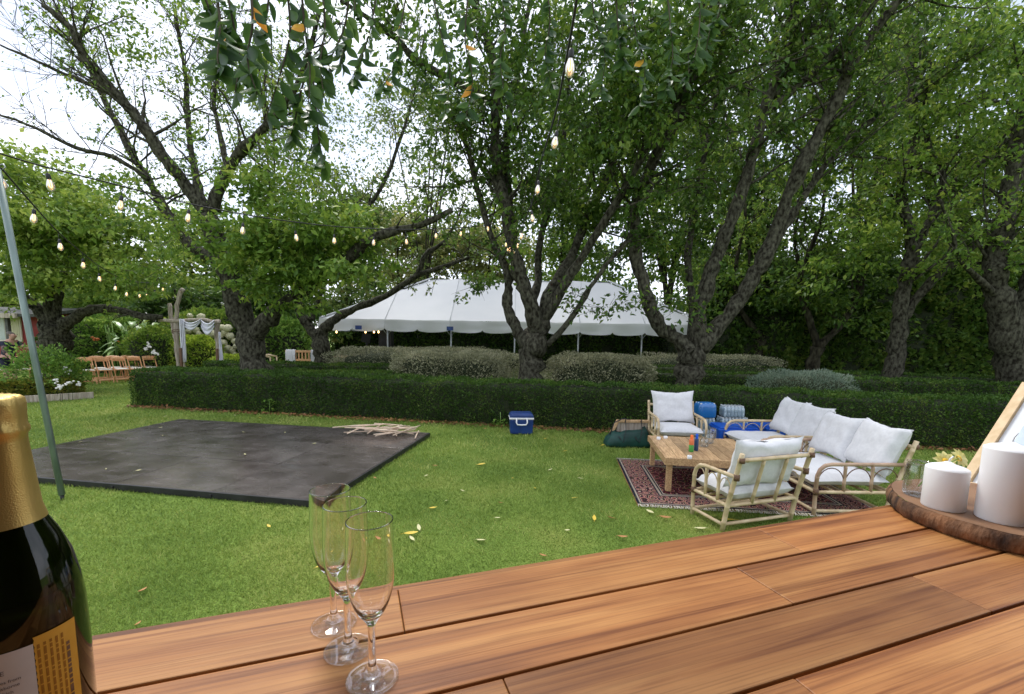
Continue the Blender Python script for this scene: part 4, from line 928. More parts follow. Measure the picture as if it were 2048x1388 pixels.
# ------------------------------------------------------------------ pole and string lights
pf = G(125, 1000); ptop = P(-6, 338, 4.75)
t = thing('light_pole', 'leaning grey green metal pole holding up the string lights', 'pole', pf)
MB().tube([Vector((0, 0, .06)), (ptop-pf)*.5, ptop-pf], .029, 12).build('shaft', MT['pole'], t)
MB().tube([Vector((0, 0, -.05)), Vector((0, 0, .07))], [.012, .02], 8).build('spike', MT['black'], t)
tp_ = ptop-pf; MB().tube([tp_+Vector((0, 0, -.02)), tp_+Vector((.03, 0, .04)), tp_+Vector((.07, 0, .05)), tp_+Vector((.09, 0, .02)), tp_+Vector((.06, 0, -.005))], .007, 6).build('hook', MT['metal'], t)
MT['cable'] = pbr('cable', (.012, .012, .012), .5, (.02, .02, .02), 30)
MT['bulb_glass'] = thin('bulb_glass', (1, .97, .9), .10, .08, .34, (.95, .86, .7))
def bulb_meshes():
    S = MB().lathe([(.001, .0), (.012, -.004), (.019, -.02), (.021, -.055), (.018, -.062), (.001, -.063)], 12)
    Bq = MB().lathe([(.014, -.058), (.020, -.075), (.031, -.105), (.034, -.13), (.030, -.155), (.018, -.174), (.001, -.180)], 14)
    Fq = MB().tube([(-.009, 0, -.07), (-.011, 0, -.13), (0, .006, -.142), (.011, 0, -.13), (.009, 0, -.07)], .0042, 5)
    r = []
    for m, nm, mt in ((S, 'socket', MT['black']), (Bq, 'bulb', MT['bulb_glass']), (Fq, 'filament', MT['filament'])):
        me = bpy.data.meshes.new(nm); me.from_pydata(m.v, [], m.f); me.materials.append(mt); me.polygons.foreach_set('use_smooth', [True]*len(me.polygons)); r.append(me)
    return r
SM, BM, FMs = bulb_meshes()
def string(label, cable_pts, bulbs, r=.009):
    o_ = Vector(cable_pts[0]); t = thing('string_light', label, 'string lights', o_, 0, 'festoon string lights')
    MB().tube([p-o_ for p in smooth(cable_pts, 5)], r, 6).build('cable', MT['cable'], t)
    for (q, tilt, drop) in bulbs:
        s_ = bpy.data.objects.new('socket', SM); C.objects.link(s_); s_.parent = t; s_.location = q-o_; s_.rotation_euler = tilt
        for me, nm in ((BM, 'bulb'), (FMs, 'filament')):
            b = bpy.data.objects.new(nm, me); C.objects.link(b); b.parent = s_
        if drop > .01: MB().tube([(0, 0, 0), (0, 0, drop)], .004, 5).build('drop_wire', MT['cable'], s_)
def bulbs_from(pxs, cable):
    out = []
    for (px, py, dd) in pxs:
        q = P(px, py, dd); q.z += .12; drop = .02
        best = min(cable, key=lambda c_: (c_.x-q.x)**2+(c_.y-q.y)**2); drop = max(.02, min(.3, best.z-q.z))
        out.append((q, (random.uniform(-.15, .15), random.uniform(-.15, .15), random.random()*6), drop))
    return out
# left string, from the pole to the arch
ca = [P(*p) for p in [(2, 336, 4.8), (62, 405, 5.6), (117, 465, 6.8), (160, 502, 8), (197, 531, 9.5), (230, 551, 11), (262, 562, 12.5), (300, 566, 14), (335, 568, 15.2), (364, 582, 16)]]
string('string of bulbs dropping from the leaning pole towards the draped arch', ca, bulbs_from([(1, 367, 4.9), (70, 438, 5.7), (120, 494, 6.9), (167, 531, 8.1), (199, 558, 9.5), (232, 577, 10.8), (254, 589, 12), (279, 592, 13), (294, 591, 13.8), (310, 587, 14.6), (326, 579, 15.2)], smooth(ca, 5)))
cb = [P(*p) for p in [(-120, 270, 3.9), (0, 307, 4.3), (88, 333, 4.7), (243, 372, 5.4), (400, 412, 6.3), (560, 440, 7.3), (700, 455, 8.3), (840, 459, 9.4), (960, 452, 10.6), (1010, 440, 11.2)]]
string('long string of bulbs crossing the left half to the many stemmed tree', cb, bulbs_from([(97, 370, 4.75), (245, 412, 5.4), (379, 437, 6.2), (487, 462, 6.9), (591, 476, 7.6), (669, 482, 8.2), (748, 486, 8.8), (812, 484, 9.3), (873, 472, 9.8), (923, 468, 10.3), (975, 458, 10.8)], smooth(cb, 5)))
cc = [P(*p) for p in [(1168, -120, 2.4), (1153, 0, 2.9), (1137, 95, 3.4), (1110, 230, 4.6), (1080, 330, 6.0), (1066, 398, 7.2), (1050, 440, 8.6), (1040, 462, 10.4), (1022, 480, 11.1), (1008, 470, 11.2)]]
string('string of bulbs coming from overhead and wrapping the many stemmed tree', cc, bulbs_from([(1142, 133, 3.3), (1113, 287, 4.6), (1077, 380, 6.0), (1063, 437, 7.2), (1043, 473, 8.8), (1036, 492, 10.6), (1028, 502, 10.9), (1020, 500, 10.9), (1012, 490, 11.0), (1016, 499, 10.85)], smooth(cc, 5)))

# ------------------------------------------------------------------ bamboo furniture
def pillow(w_, h, t_, seed=0, puff=.55, n=18, wr=.012, ear=.05):
    """soft rectangular cushion: x width, z height, y thickness"""
    m = MB()
    for side in (-1, 1):
        for j in range(n+1):
            for i in range(n+1):
                u = i/n*2-1; v = j/n*2-1; e = max(0, (1-u**6)*(1-v**6))**puff
                pin = 1+ear*(abs(u)*abs(v))**3-.05*(1-abs(u)**2)*(abs(v) > .9)
                x = u*w_/2*pin*(1-.035*(1-v*v)*abs(u)); z = v*h/2*pin*(1-.035*(1-u*u)*abs(v))
                wv = noise.noise(Vector((u*2.2+seed, v*2.2, side*3)))*wr+noise.noise(Vector((u*7+seed, v*4, seed+side)))*wr*.45
                fold = wr*.9*math.sin(9*v+5*u*u+seed)*abs(u)**2
                m.v.append((x, side*(t_/2*e)+(wv+fold*.5)*e, z+wv*.8))
    k = (n+1)**2
    for s_ in range(2):
        for j in range(n):
            for i in range(n):
                q = s_*k+j*(n+1)+i; f = (q, q+1, q+n+2, q+n+1); m.f.append(f if s_ == 0 else tuple(reversed(f)))
    return m
def bamboo_seat(name, label, cat, loc, rz, W, D, nb, seed, group, back_lean=.24, armmat='bamboo', cush=None, bh=.90):
    t = thing(name, label, cat, loc, rz, group); r = .021; x = W/2; yf = D/2; yb = -D/2+.06; sl = math.tan(back_lean); zs = .30
    def bp(z): return yb-max(0, z-.1)*sl
    for s_ in (-1, 1):
        post = MB().bamboo([(s_*x, yb, 0), (s_*x, bp(.3), .3), (s_*x, bp(bh), bh)], r*1.12).build('back_post', MT['bamboo'], t)
        MB().tube([(s_*x, bp(.6)-.01, .565), (s_*x, bp(.6)-.012, .625)], r*1.35, 8).build('binding', MT['bind'], post)
        MB().tube([(s_*x, bp(bh)-.002, bh-.09), (s_*x, bp(bh), bh-.04)], r*1.3, 8).build('binding', MT['bind'], post)
        arm = [(s_*x, yf, 0), (s_*x, yf+.005, .3), (s_*x, yf, .46), (s_*x, yf-.025, .53), (s_*x, yf-.075, .575), (s_*x, yf-.15, .59), (s_*x, bp(.59), .595)]
        a = MB().bamboo(arm, r).build('arm', MT[armmat], t)
        sr = MB().bamboo([(s_*x, yf, zs-.02), (s_*x, bp(zs), zs-.02)], r*.9).build('side_rail', MT['bamboo'], t)
        MB().bamboo([(s_*x, yf, .07), (s_*x, yb, .07)], r*.85).build('stretcher', MT['bamboo'], t)
        MB().tube([(s_*x, yf, zs-.05), (s_*x, yf, zs+.015)], r*1.3, 8).build('binding', MT['bind'], sr)
        ns = 2; ys = [yf+(bp(.45)-yf)*(k+1)/(ns+1) for k in range(ns)]
        for y in ys: MB().bamboo([(s_*x, y, zs-.02), (s_*x, y, .59)], r*.8).build('spindle', MT[armmat], t)
        ed = [yf]+ys+[bp(.45)]
        for y0, y1 in zip(ed, ed[1:]):
            MB().tube([(s_*x, y0+(y1-y0)*(.5-.5*math.cos(q)), .36+.19*math.sin(q)) for q in np.linspace(.15, 2.99, 11)], .006, 5).build('cane_arch', MT['bind'] if armmat != 'bamboo' else MT['bamboo'], t)
    for z, nm in ((bh-.07, 'top_rail'), (zs-.02, 'back_rail')): MB().bamboo([(-x-.02, bp(z), z), (x+.02, bp(z), z)], r).build(nm, MT['bamboo'], t)
    MB().bamboo([(-x, yf, zs-.02), (x, yf, zs-.02)], r).build('front_rail', MT['bamboo'], t)
    MB().bamboo([(-x, yf, .07), (x, yf, .07)], r*.85).build('stretcher', MT['bamboo'], t); MB().bamboo([(-x, yb, .07), (x, yb, .07)], r*.85).build('stretcher', MT['bamboo'], t)
    ns = 2*nb
    for k in range(ns):
        xx = -x+W*(k+1)/(ns+1); MB().bamboo([(xx, bp(zs), zs-.02), (xx, bp(bh-.07), bh-.07)], r*.85).build('back_spindle', MT['bamboo'], t)
    for k in range(5): y = yf-.05-(yf-bp(zs)-.1)*k/4; MB().bamboo([(-x, y, zs-.03), (x, y, zs-.03)], r*.7).build('seat_slat', MT['bamboo'], t)
    sc_ = pillow(W-.07, D+.02, .14, seed, .22, 16, .008, .01); sc_.xf(Matrix.Translation((0, .02, zs+.085)) @ Matrix.Rotation(math.pi/2, 4, 'X')); sc_.build('seat_cushion', MT['cushion'], t)
    for k in range(nb):
        cw = (W-.06)/nb; h = .60 if not cush else cush; xx = -W/2+.03+cw*(k+.5); tl = random.uniform(-.05, .05) if nb > 1 else .015
        p = pillow(cw+(.05 if nb > 1 else .0), h, .21 if nb > 1 else .17, seed+k*3.3, .5, 20, .018, .06)
        zc = zs+.15+h/2*.97; p.xf(Matrix.Translation((xx, bp(zc)+.125+(random.uniform(0, .05) if nb > 1 else 0), zc)) @ Matrix.Rotation(back_lean+(.06 if nb > 1 else 0), 4, 'X') @ Matrix.Rotation(tl, 4, 'Y')); p.build('back_cushion', MT['cushion'], t)
    return t
GB = 'bamboo lounge furniture'
n1, n2 = G(1444, 1062), G(1598, 1040); rz_n = math.atan2((n2-n1).y, (n2-n1).x)
W1 = .88; D1 = .50; ctr = n1+(n2-n1).normalized()*W1/2; fw = Vector((-math.sin(rz_n), math.cos(rz_n), 0)); ctr = ctr+fw*(D1/2-.06)
MT['bamboo_mid'] = pbr('bamboo_mid', (.36, .23, .15), .4, (.52, .36, .24), 9)
bamboo_seat('bamboo_armchair', 'bamboo armchair nearest the bar, seen from behind with white cushions', 'armchair', ctr, rz_n, W1, D1, 1, 1.7, GB, bh=.84, cush=.50)
fc = G(1350, 893)+Vector((-.10, -.28, 0)); bamboo_seat('bamboo_armchair', 'bamboo armchair facing the camera beside the green bag', 'armchair', fc, math.pi-.06, .76, .62, 1, 5.1, GB, bh=.80, cush=.54)
# loveseats face the table (-X): local +Y -> -X means rz = 90 degrees
bamboo_seat('bamboo_loveseat', 'nearer bamboo loveseat with an arched arm and two white back cushions', 'loveseat', (3.73, 5.27, 0), math.pi/2+.02, 1.16, .84, 2, 2.2, GB, armmat='bamboo_mid', back_lean=.34, cush=.56, bh=.86)
bamboo_seat('bamboo_loveseat', 'farther bamboo loveseat beside the blue storage boxes', 'loveseat', (3.90, 6.58, 0), math.pi/2-.02, 1.16, .80, 2, 8.4, GB, back_lean=.34, cush=.56, bh=.84)

# rug
rl0, rl1 = G(1233, 920), G(1275, 1012); vv = (rl0-rl1); RLn = vv.length; vv.normalize(); uu = Vector((vv.y, -vv.x, 0)); RW = 2.7; ctr = rl1+vv*RLn/2+uu*RW/2
def rug_mat():
    m = bpy.data.materials.new('persian_rug'); m.use_nodes = True; t = m.node_tree; b = t.nodes['Principled BSDF']; b.inputs['Roughness'].default_value = .95; b.inputs['Specular IOR Level'].default_value = .1
    tcn = t.nodes.new('ShaderNodeTexCoord'); sx = t.nodes.new('ShaderNodeSeparateXYZ'); t.links.new(tcn.outputs['Object'], sx.inputs[0])
    def mth(op, a, b_=None, c_=None):
        n = t.nodes.new('ShaderNodeMath'); n.operation = op
        for i, v in enumerate((a, b_, c_)):
            if v is None: continue
            if isinstance(v, (int, float)): n.inputs[i].default_value = v
            else: t.links.new(v, n.inputs[i])
        return n.outputs[0]
    ex = mth('SUBTRACT', RW/2, mth('ABSOLUTE', sx.outputs['X'])); ey = mth('SUBTRACT', RLn/2, mth('ABSOLUTE', sx.outputs['Y'])); e = mth('MINIMUM', ex, ey)
    def vor(scale, stops, sy=1.0):
        mpn = t.nodes.new('ShaderNodeMapping'); mpn.inputs['Scale'].default_value = (1, sy, 1); t.links.new(tcn.outputs['Object'], mpn.inputs['Vector'])
        v = t.nodes.new('ShaderNodeTexVoronoi'); v.inputs['Scale'].default_value = scale; v.inputs['Randomness'].default_value = .75; t.links.new(mpn.outputs[0], v.inputs['Vector'])
        s2 = t.nodes.new('ShaderNodeSeparateColor'); t.links.new(v.outputs['Color'], s2.inputs[0])
        f = mth('FRACT', mth('ADD', mth('MULTIPLY', v.outputs['Distance'], 2.2), s2.outputs[0]))
        r = t.nodes.new('ShaderNodeValToRGB'); r.color_ramp.interpolation = 'CONSTANT'; el = r.color_ramp.elements
        while len(el) < len(stops): el.new(.5)
        for i, (p, c_) in enumerate(stops): el[i].position = p; el[i].color = (*c_, 1)
        t.links.new(f, r.inputs['Fac']); return r.outputs[0]
    red, dk, nv, cr_, pk = (.16, .02, .022), (.035, .012, .018), (.015, .016, .03), (.44, .34, .27), (.34, .10, .085)
    field = vor(8, [(0, dk), (.32, (.085, .012, .016)), (.6, nv), (.72, red), (.87, pk), (.95, cr_)], .8)
    border = vor(10, [(0, red), (.25, cr_), (.36, dk), (.62, nv), (.78, pk), (.9, cr_)])
    r = t.nodes.new('ShaderNodeValToRGB'); r.color_ramp.interpolation = 'CONSTANT'; el = r.color_ramp.elements
    st = [(0, 0), (.03, .5), (.05, 0), (.055, 1), (.30, 0), (.32, .5), (.34, 0), (.36, .5), (.375, 0)]
    while len(el) < len(st): el.new(.5)
    for i, (p, c_) in enumerate(st): el[i].position = p; el[i].color = (c_, c_, c_, 1)
    t.links.new(e, r.inputs['Fac'])
    inside = mth('GREATER_THAN', e, .375); isb = mth('GREATER_THAN', r.outputs[0], .75); isc = mth('COMPARE', r.outputs[0], .5, .4)
    def mix(f, a, b_):
        n = t.nodes.new('ShaderNodeMixRGB'); t.links.new(f, n.inputs[0])
        for i, v in ((1, a), (2, b_)):
            if isinstance(v, tuple): n.inputs[i].default_value = (*v, 1)
            else: t.links.new(v, n.inputs[i])
        return n.outputs[0]
    c1 = mix(isc, nv, (.36, .30, .24)); c2 = mix(isb, c1, border); c3 = mix(inside, c2, field); t.links.new(c3, b.inputs['Base Color'])
    n = t.nodes.new('ShaderNodeTexNoise'); n.inputs['Scale'].default_value = 260; bp = t.nodes.new('ShaderNodeBump'); bp.inputs['Strength'].default_value = .4; bp.inputs['Distance'].default_value = .01
    t.links.new(tcn.outputs['Object'], n.inputs['Vector']); t.links.new(n.outputs['Fac'], bp.inputs['Height']); t.links.new(bp.outputs[0], b.inputs['Normal']); return m
rug = thing('persian_rug', 'dark red patterned persian rug under the wooden coffee table', 'rug', ctr, math.atan2(uu.y, uu.x))
m = MB(); nx, ny = 40, 28
for j in range(ny+1):
    for i in range(nx+1):
        x = -RW/2+RW*i/nx; y = -RLn/2+RLn*j/ny; m.v.append((x, y, .028+.006*noise.noise(Vector((x*2, y*2, 0)))))
for j in range(ny):
    for i in range(nx): q = j*(nx+1)+i; m.f.append((q, q+1, q+nx+2, q+nx+1))
m.build('pile', rug_mat(), rug)
b_ = MB()
for i in range(nx): pass
MB().box((0, 0, .012), (RW, RLn, .02)).build('backing', MT['fall_brown'], rug, smooth=False)
MT['fringe'] = pbr('fringe', (.6, .54, .44), .9, (.72, .66, .56), 20)
m = MB()
for s_ in (-1, 1):
    for k in range(190):
        x = -RW/2+RW*(k+random.random())/190; m.tube([(x, s_*RLn/2, .026), (x+random.gauss(0, .006), s_*(RLn/2+.03), .024), (x+random.gauss(0, .012), s_*(RLn/2+.055), .016)], .0045, 4)
m.build('fringe', MT['fringe'], rug, kind='stuff')

# coffee table of planks
TZ = .47; q0 = G(1333, 915, TZ); q1 = G(1298, 870, TZ); tv = (q1-q0); TL = 1.2; tv.z = 0; tv.normalize(); tu = Vector((tv.y, -tv.x, 0)); TW = 1.16
q0.z = 0; t = thing('coffee_table', 'low coffee table of pale wooden planks on the rug', 'table', q0, math.atan2(tu.y, tu.x))
MT['table_wood'] = pbr('table_wood', (.36, .21, .10), .55, (.60, .40, .21), 4, (16, 2.0, 16), .12, rnd=.28)
np_ = 9; pwid = (TW-.03)/np_
for k in range(np_):
    br = random.uniform(.35, .75)*(TL-.03)
    for y0, y1 in ((0, br), (br, TL-.03)): MB().box((.015+pwid*(k+.5), .015+(y0+y1)/2, TZ-.012+random.uniform(-.001, .001)), (pwid-.004, y1-y0-.003, .022)).build('plank', MT['table_wood'], t, bevel=.002)
for (c_, s_) in (((TW/2, 0, TZ-.045), (TW+.04, .03, .09)), ((TW/2, TL, TZ-.045), (TW+.04, .03, .09)), ((0, TL/2, TZ-.045), (.03, TL-.03, .088)), ((TW, TL/2, TZ-.045), (.03, TL-.03, .088))): MB().box(c_, s_).build('apron', MT['table_wood'], t, bevel=.003)
for x in (.05, TW-.05):
    for y in (.05, TL-.05): MB().box((x, y, (TZ-.09)/2+.02), (.065, .065, TZ-.09-.04)).build('leg', MT['table_wood'], t, bevel=.004)
def on_table(px, py): return G(px, py, TZ+.001)
for (px, py, lab) in ((1317, 879, 'white tea light candle at the back left corner of the coffee table'), (1331, 877, 'white tea light candle second from the corner on the coffee table'), (1379, 917, 'white tea light candle alone in the middle of the coffee table')):
    q = on_table(px, py); tl = thing('tea_light', lab, 'candle', q, 0, 'tea lights on the coffee table'); MB().lathe([(.001, 0), (.027, 0), (.028, .004), (.028, .036), (.024, .038), (.001, .034)], 16).build('wax', MT['white_plastic'], tl); MB().tube([(0, 0, .034), (.002, 0, .044)], .0015, 4).build('wick', MT['black'], tl)
def can(px, py, label, h, r, cols, cat):
    q = on_table(px, py); c_ = thing('spray_can', label, cat, q, 0, 'insect spray on the coffee table'); z = 0
    for i, (nm, f, col) in enumerate(cols):
        rr = r*(.62 if nm == 'cap' else 1); z1 = z+h*f
        MB().lathe([(.001, z), (rr*.97, z), (rr, z+.004), (rr, z1-.006), (rr*.9, z1), (.001, z1)], 16).build(nm, pbr('can_'+nm, col, .35, tuple(min(1, k*1.25) for k in col), 30), c_); z = z1
can(1382, 903, 'spray can with orange cap and green and red label on the coffee table', .215, .03, [('base_label', .42, (.06, .28, .05)), ('label', .32, (.62, .16, .06)), ('cap', .26, (.85, .17, .04))], 'spray can')
can(1392, 901, 'dark blue bottle with bright blue cap beside the orange spray can', .22, .027, [('body', .7, (.02, .05, .12)), ('cap', .3, (.01, .09, .55))], 'bottle')
MT['clear'] = thin('clear_glass', (.95, .965, .965), .05, .03, fres=.4)
for i, (px, py, rr, h) in enumerate([(1408, 893, .055, .12), (1418, 886, .06, .14), (1424, 876, .055, .15)]):
    q = on_table(px, py); o = MB().lathe([(.001, .003), (rr*.9, .003), (rr, .012), (rr, h*.8), (rr*.8, h*.92), (rr*.82, h), (rr*.76, h), (rr*.74, h*.9), (rr*.94, h*.78), (rr*.94, .015), (.001, .012)], 20).build('glass_jar', MT['clear'], None); o.location = q
    tag(o, 'clear glass jar on the coffee table, %s of three' % ['nearest', 'middle', 'farthest'][i], 'jar', 'glass jars on the coffee table')

# cooler
c = G(1042, 870); c.y += .16; t = thing('cool_box', 'small blue cool box with white rim and handle on the lawn', 'cooler', c, .06)
MT['cblue'] = pbr('cooler_blue', (.008, .03, .13), .4, (.012, .045, .18), 8); MT['cwhite'] = pbr('cooler_white', (.7, .7, .7), .4, (.78, .78, .78), 8)
MB().box((0, 0, .155), (.43, .30, .29), None, 1.06).build('body', MT['cblue'], t, bevel=.022)
MB().box((0, 0, .318), (.475, .335, .035)).build('rim', MT['cwhite'], t, bevel=.008)
m = MB()
for k, (sx_, z) in enumerate(((1, .336), (.99, .37), (.9, .405), (.72, .418))):
    for (x, y) in ((-.23, -.16), (.23, -.16), (.23, .16), (-.23, .16)): m.v.append((x*sx_, y*sx_, z))
for k in range(3):
    for i in range(4): a = k*4; m.f.append((a+i, a+(i+1) % 4, a+4+(i+1) % 4, a+4+i))
m.f.append((12, 13, 14, 15)); m.build('lid', MT['cblue'], t, bevel=.012)
MB().tube([(-.1, -.175, .325), (-.105, -.2, .25), (-.085, -.205, .21), (0, -.208, .205), (.085, -.205, .21), (.105, -.2, .25), (.1, -.175, .325)], .014, 8).build('handle', MT['cwhite'], t)

# storage boxes
MT['tub'] = pbr('tub_blue', (.005, .07, .42), .35, (.008, .10, .52), 6)
def tub(q, rz, label, L_=.64, W_=.44, h=.46):
    t = thing('storage_box', label, 'storage box', q, rz, 'blue storage boxes'); MB().box((0, 0, h*.45), (L_*.88, W_*.88, h*.9), None, 1.1).build('body', MT['tub'], t, bevel=.02)
    MB().box((0, 0, h*.93), (L_*1.02, W_*1.02, .035)).build('rim', MT['tub'], t, bevel=.008); MB().box((0, 0, h*1.0), (L_*.96, W_*.96, .03)).build('lid', MT['tub'], t, bevel=.012)
    for x in (-.18, .18): MB().box((x, -W_*.53, h*.84), (.12, .025, .09)).build('clip', MT['tub'], t, bevel=.01)
    for s_ in (-1, 1): MB().tube([(s_*L_*.5, -.08, h*.8), (s_*L_*.56, -.08, h*.84), (s_*L_*.56, .08, h*.84), (s_*L_*.5, .08, h*.8)], .012, 6).build('handle', MT['tub'], t)
q = G(1478, 913); tub(Vector((q.x, q.y+.25, 0)), -.05, 'blue plastic storage box behind the coffee table')
q = G(1556, 910); tub(Vector((q.x+.06, q.y+.3, 0)), -.05, 'blue plastic storage box beside the farther loveseat')

# packs of water bottles
MT['pet'] = thin('bottle_plastic', (.80, .90, .96), .16, .08, .5, (.68, .84, .93)); MT['film'] = thin('shrink_film', (.95, .97, .98), .05, .12, .05, (.78, .88, .95), fres=.3); MT['film_blue'] = thin('shrink_film_blue', (.15, .5, .95), .12, .15, .6, (.02, .22, .62))
MT['bluecap'] = pbr('bottle_cap', (.7, .74, .76), .4, (.8, .82, .84), 20)
wb = MB().lathe([(.001, 0), (.028, 0), (.031, .01), (.031, .07), (.029, .075), (.031, .08), (.031, .135), (.024, .165), (.013, .185), (.013, .195)], 12)
wbm = bpy.data.meshes.new('bottle'); wbm.from_pydata(wb.v, [], wb.f); wbm.materials.append(MT['pet']); wbm.polygons.foreach_set('use_smooth', [True]*len(wbm.polygons))
wc = MB().lathe([(.0145, .19), (.0145, .208), (.001, .209)], 10); wcm = bpy.data.meshes.new('cap'); wcm.from_pydata(wc.v, [], wc.f); wcm.materials.append(MT['bluecap'])
def pack(q, nx, ny, rz, label, film, scale=1.0):
    t = thing('water_bottle_pack', label, 'water pack', q, rz, 'shrink wrapped packs of water'); t.scale = (scale,)*3
    for i in range(nx):
        for j in range(ny):
            b = bpy.data.objects.new('bottle', wbm); C.objects.link(b); b.parent = t; b.location = ((i-(nx-1)/2)*.065, (j-(ny-1)/2)*.065, .002); b.rotation_euler[2] = random.random()*6
            k = bpy.data.objects.new('cap', wcm); C.objects.link(k); k.parent = b
    m = MB(); hx, hy = nx*.0325+.004, ny*.0325+.004; n = 28
    for (z, s_, wv) in ((.0, .97, 0), (.02, 1, .002), (.10, 1, .004), (.15, .99, .004), (.185, .94, .006), (.213, .72, .008)):
        for k in range(n):
            a = 6.283*k/n; ca_, sa_ = math.cos(a), math.sin(a); f = (abs(ca_)**8+abs(sa_)**8)**(-1/8); w_ = 1+wv*8*noise.noise(Vector((ca_*3, sa_*3, z*20+nx)))
            m.v.append((ca_*f*hx*s_*w_, sa_*f*hy*s_*w_, z+wv*noise.noise(Vector((k, z*9, nx)))))
    for r_ in range(5):
        for k in range(n): m.f.append((r_*n+k, r_*n+(k+1) % n, r_*n+n+(k+1) % n, r_*n+n+k))
    m.f.append(tuple(range(5*n, 6*n))); m.build('shrink_wrap', film, t)
wp = G(1418, 884); wp.y += .2; wp.z = 0
pack(Vector((wp.x, wp.y, .003)), 5, 4, .05, 'clear pack of water bottles at the bottom left of the stack', MT['film'])
pack(Vector((wp.x+.02, wp.y, .222)), 4, 3, .0, 'clear pack of water bottles under the bright blue pack', MT['film'])
pack(Vector((wp.x-.02, wp.y+.02, .44)), 4, 3, .1, 'bright blue wrapped water pack on top beside the far armchair', MT['film_blue'], 1.28)
w2 = wp+Vector((.52, .1, 0))
pack(Vector((w2.x, w2.y, .003)), 8, 4, -.03, 'wide clear pack of water bottles behind the blue storage box', MT['film'])
pack(Vector((w2.x+.03, w2.y, .222)), 8, 4, .03, 'wide clear pack of water bottles in the middle of the right stack', MT['film'])
pack(Vector((w2.x+.02, w2.y+.02, .44)), 6, 4, -.04, 'small clear pack of water bottles on top of the right stack', MT['film'])

# green bag with a wooden frame in it
c = G(1262, 897); c.y += .2; MT['green'] = pbr('bag_green', (.003, .03, .023), .55, (.008, .06, .046), 5, bump=.5, bs=7)
t = thing('green_bag', 'dark green open canvas bag on the grass by the far armchair', 'bag', c, .03)
m = MB(); n = 26
for (z, w_, d_) in ((.0, .41, .17), (.05, .43, .19), (.15, .39, .18), (.24, .33, .15), (.30, .29, .11), (.27, .26, .09)):
    for k in range(n):
        a = 6.283*k/n; ca_, sa_ = math.cos(a), math.sin(a); f = (abs(ca_)**4+abs(sa_)**4)**(-.25); q = noise.noise(Vector((ca_*2, sa_*2, z*6)))
        m.v.append((ca_*f*w_*(1+.08*q), sa_*f*d_*(1+.15*q), max(0, z+(.05*noise.noise(Vector((ca_*2, sa_*3, 2)))+.04*ca_ if z > .2 else 0))))
for r_ in range(5):
    for k in range(n): m.f.append((r_*n+k, r_*n+(k+1) % n, r_*n+n+(k+1) % n, r_*n+n+k))
m.f.append(tuple(reversed(range(n)))); m.build('body', MT['green'], t)
for x in (-.12, .16): MB().tube([(x-.1, -.18, .2), (x-.02, -.19, .1), (x+.02, -.17, .32), (x+.05, -.02, .47), (x+.07, .12, .36)], .014, 6, flat=.4).build('strap', MT['black'], t)
MB().tube([(-.34, -.02, .2), (-.27, -.03, .42), (-.12, -.02, .49), (0, 0, .47)], .01, 5).build('strap', MT['black'], t)
c2 = c+Vector((.06, .06, 0)); t = thing('folded_wooden_frame', 'folded pale wooden frame sticking out of the green bag', 'frame', c2, .03)
MB().box((.04, 0, .43), (.60, .05, .045)).build('top_bar', MT['wood_pale'], t, bevel=.004); MB().box((-.30, 0, .33), (.05, .05, .27), Matrix.Rotation(.45, 3, 'Y')).build('side_bar', MT['wood_pale'], t, bevel=.004); MB().box((.33, 0, .28), (.05, .05, .30)).build('side_bar', MT['wood_pale'], t, bevel=.004)
MB().box((.03, .01, .33), (.58, .012, .18)).build('panel', MT['drift'], t, smooth=False)

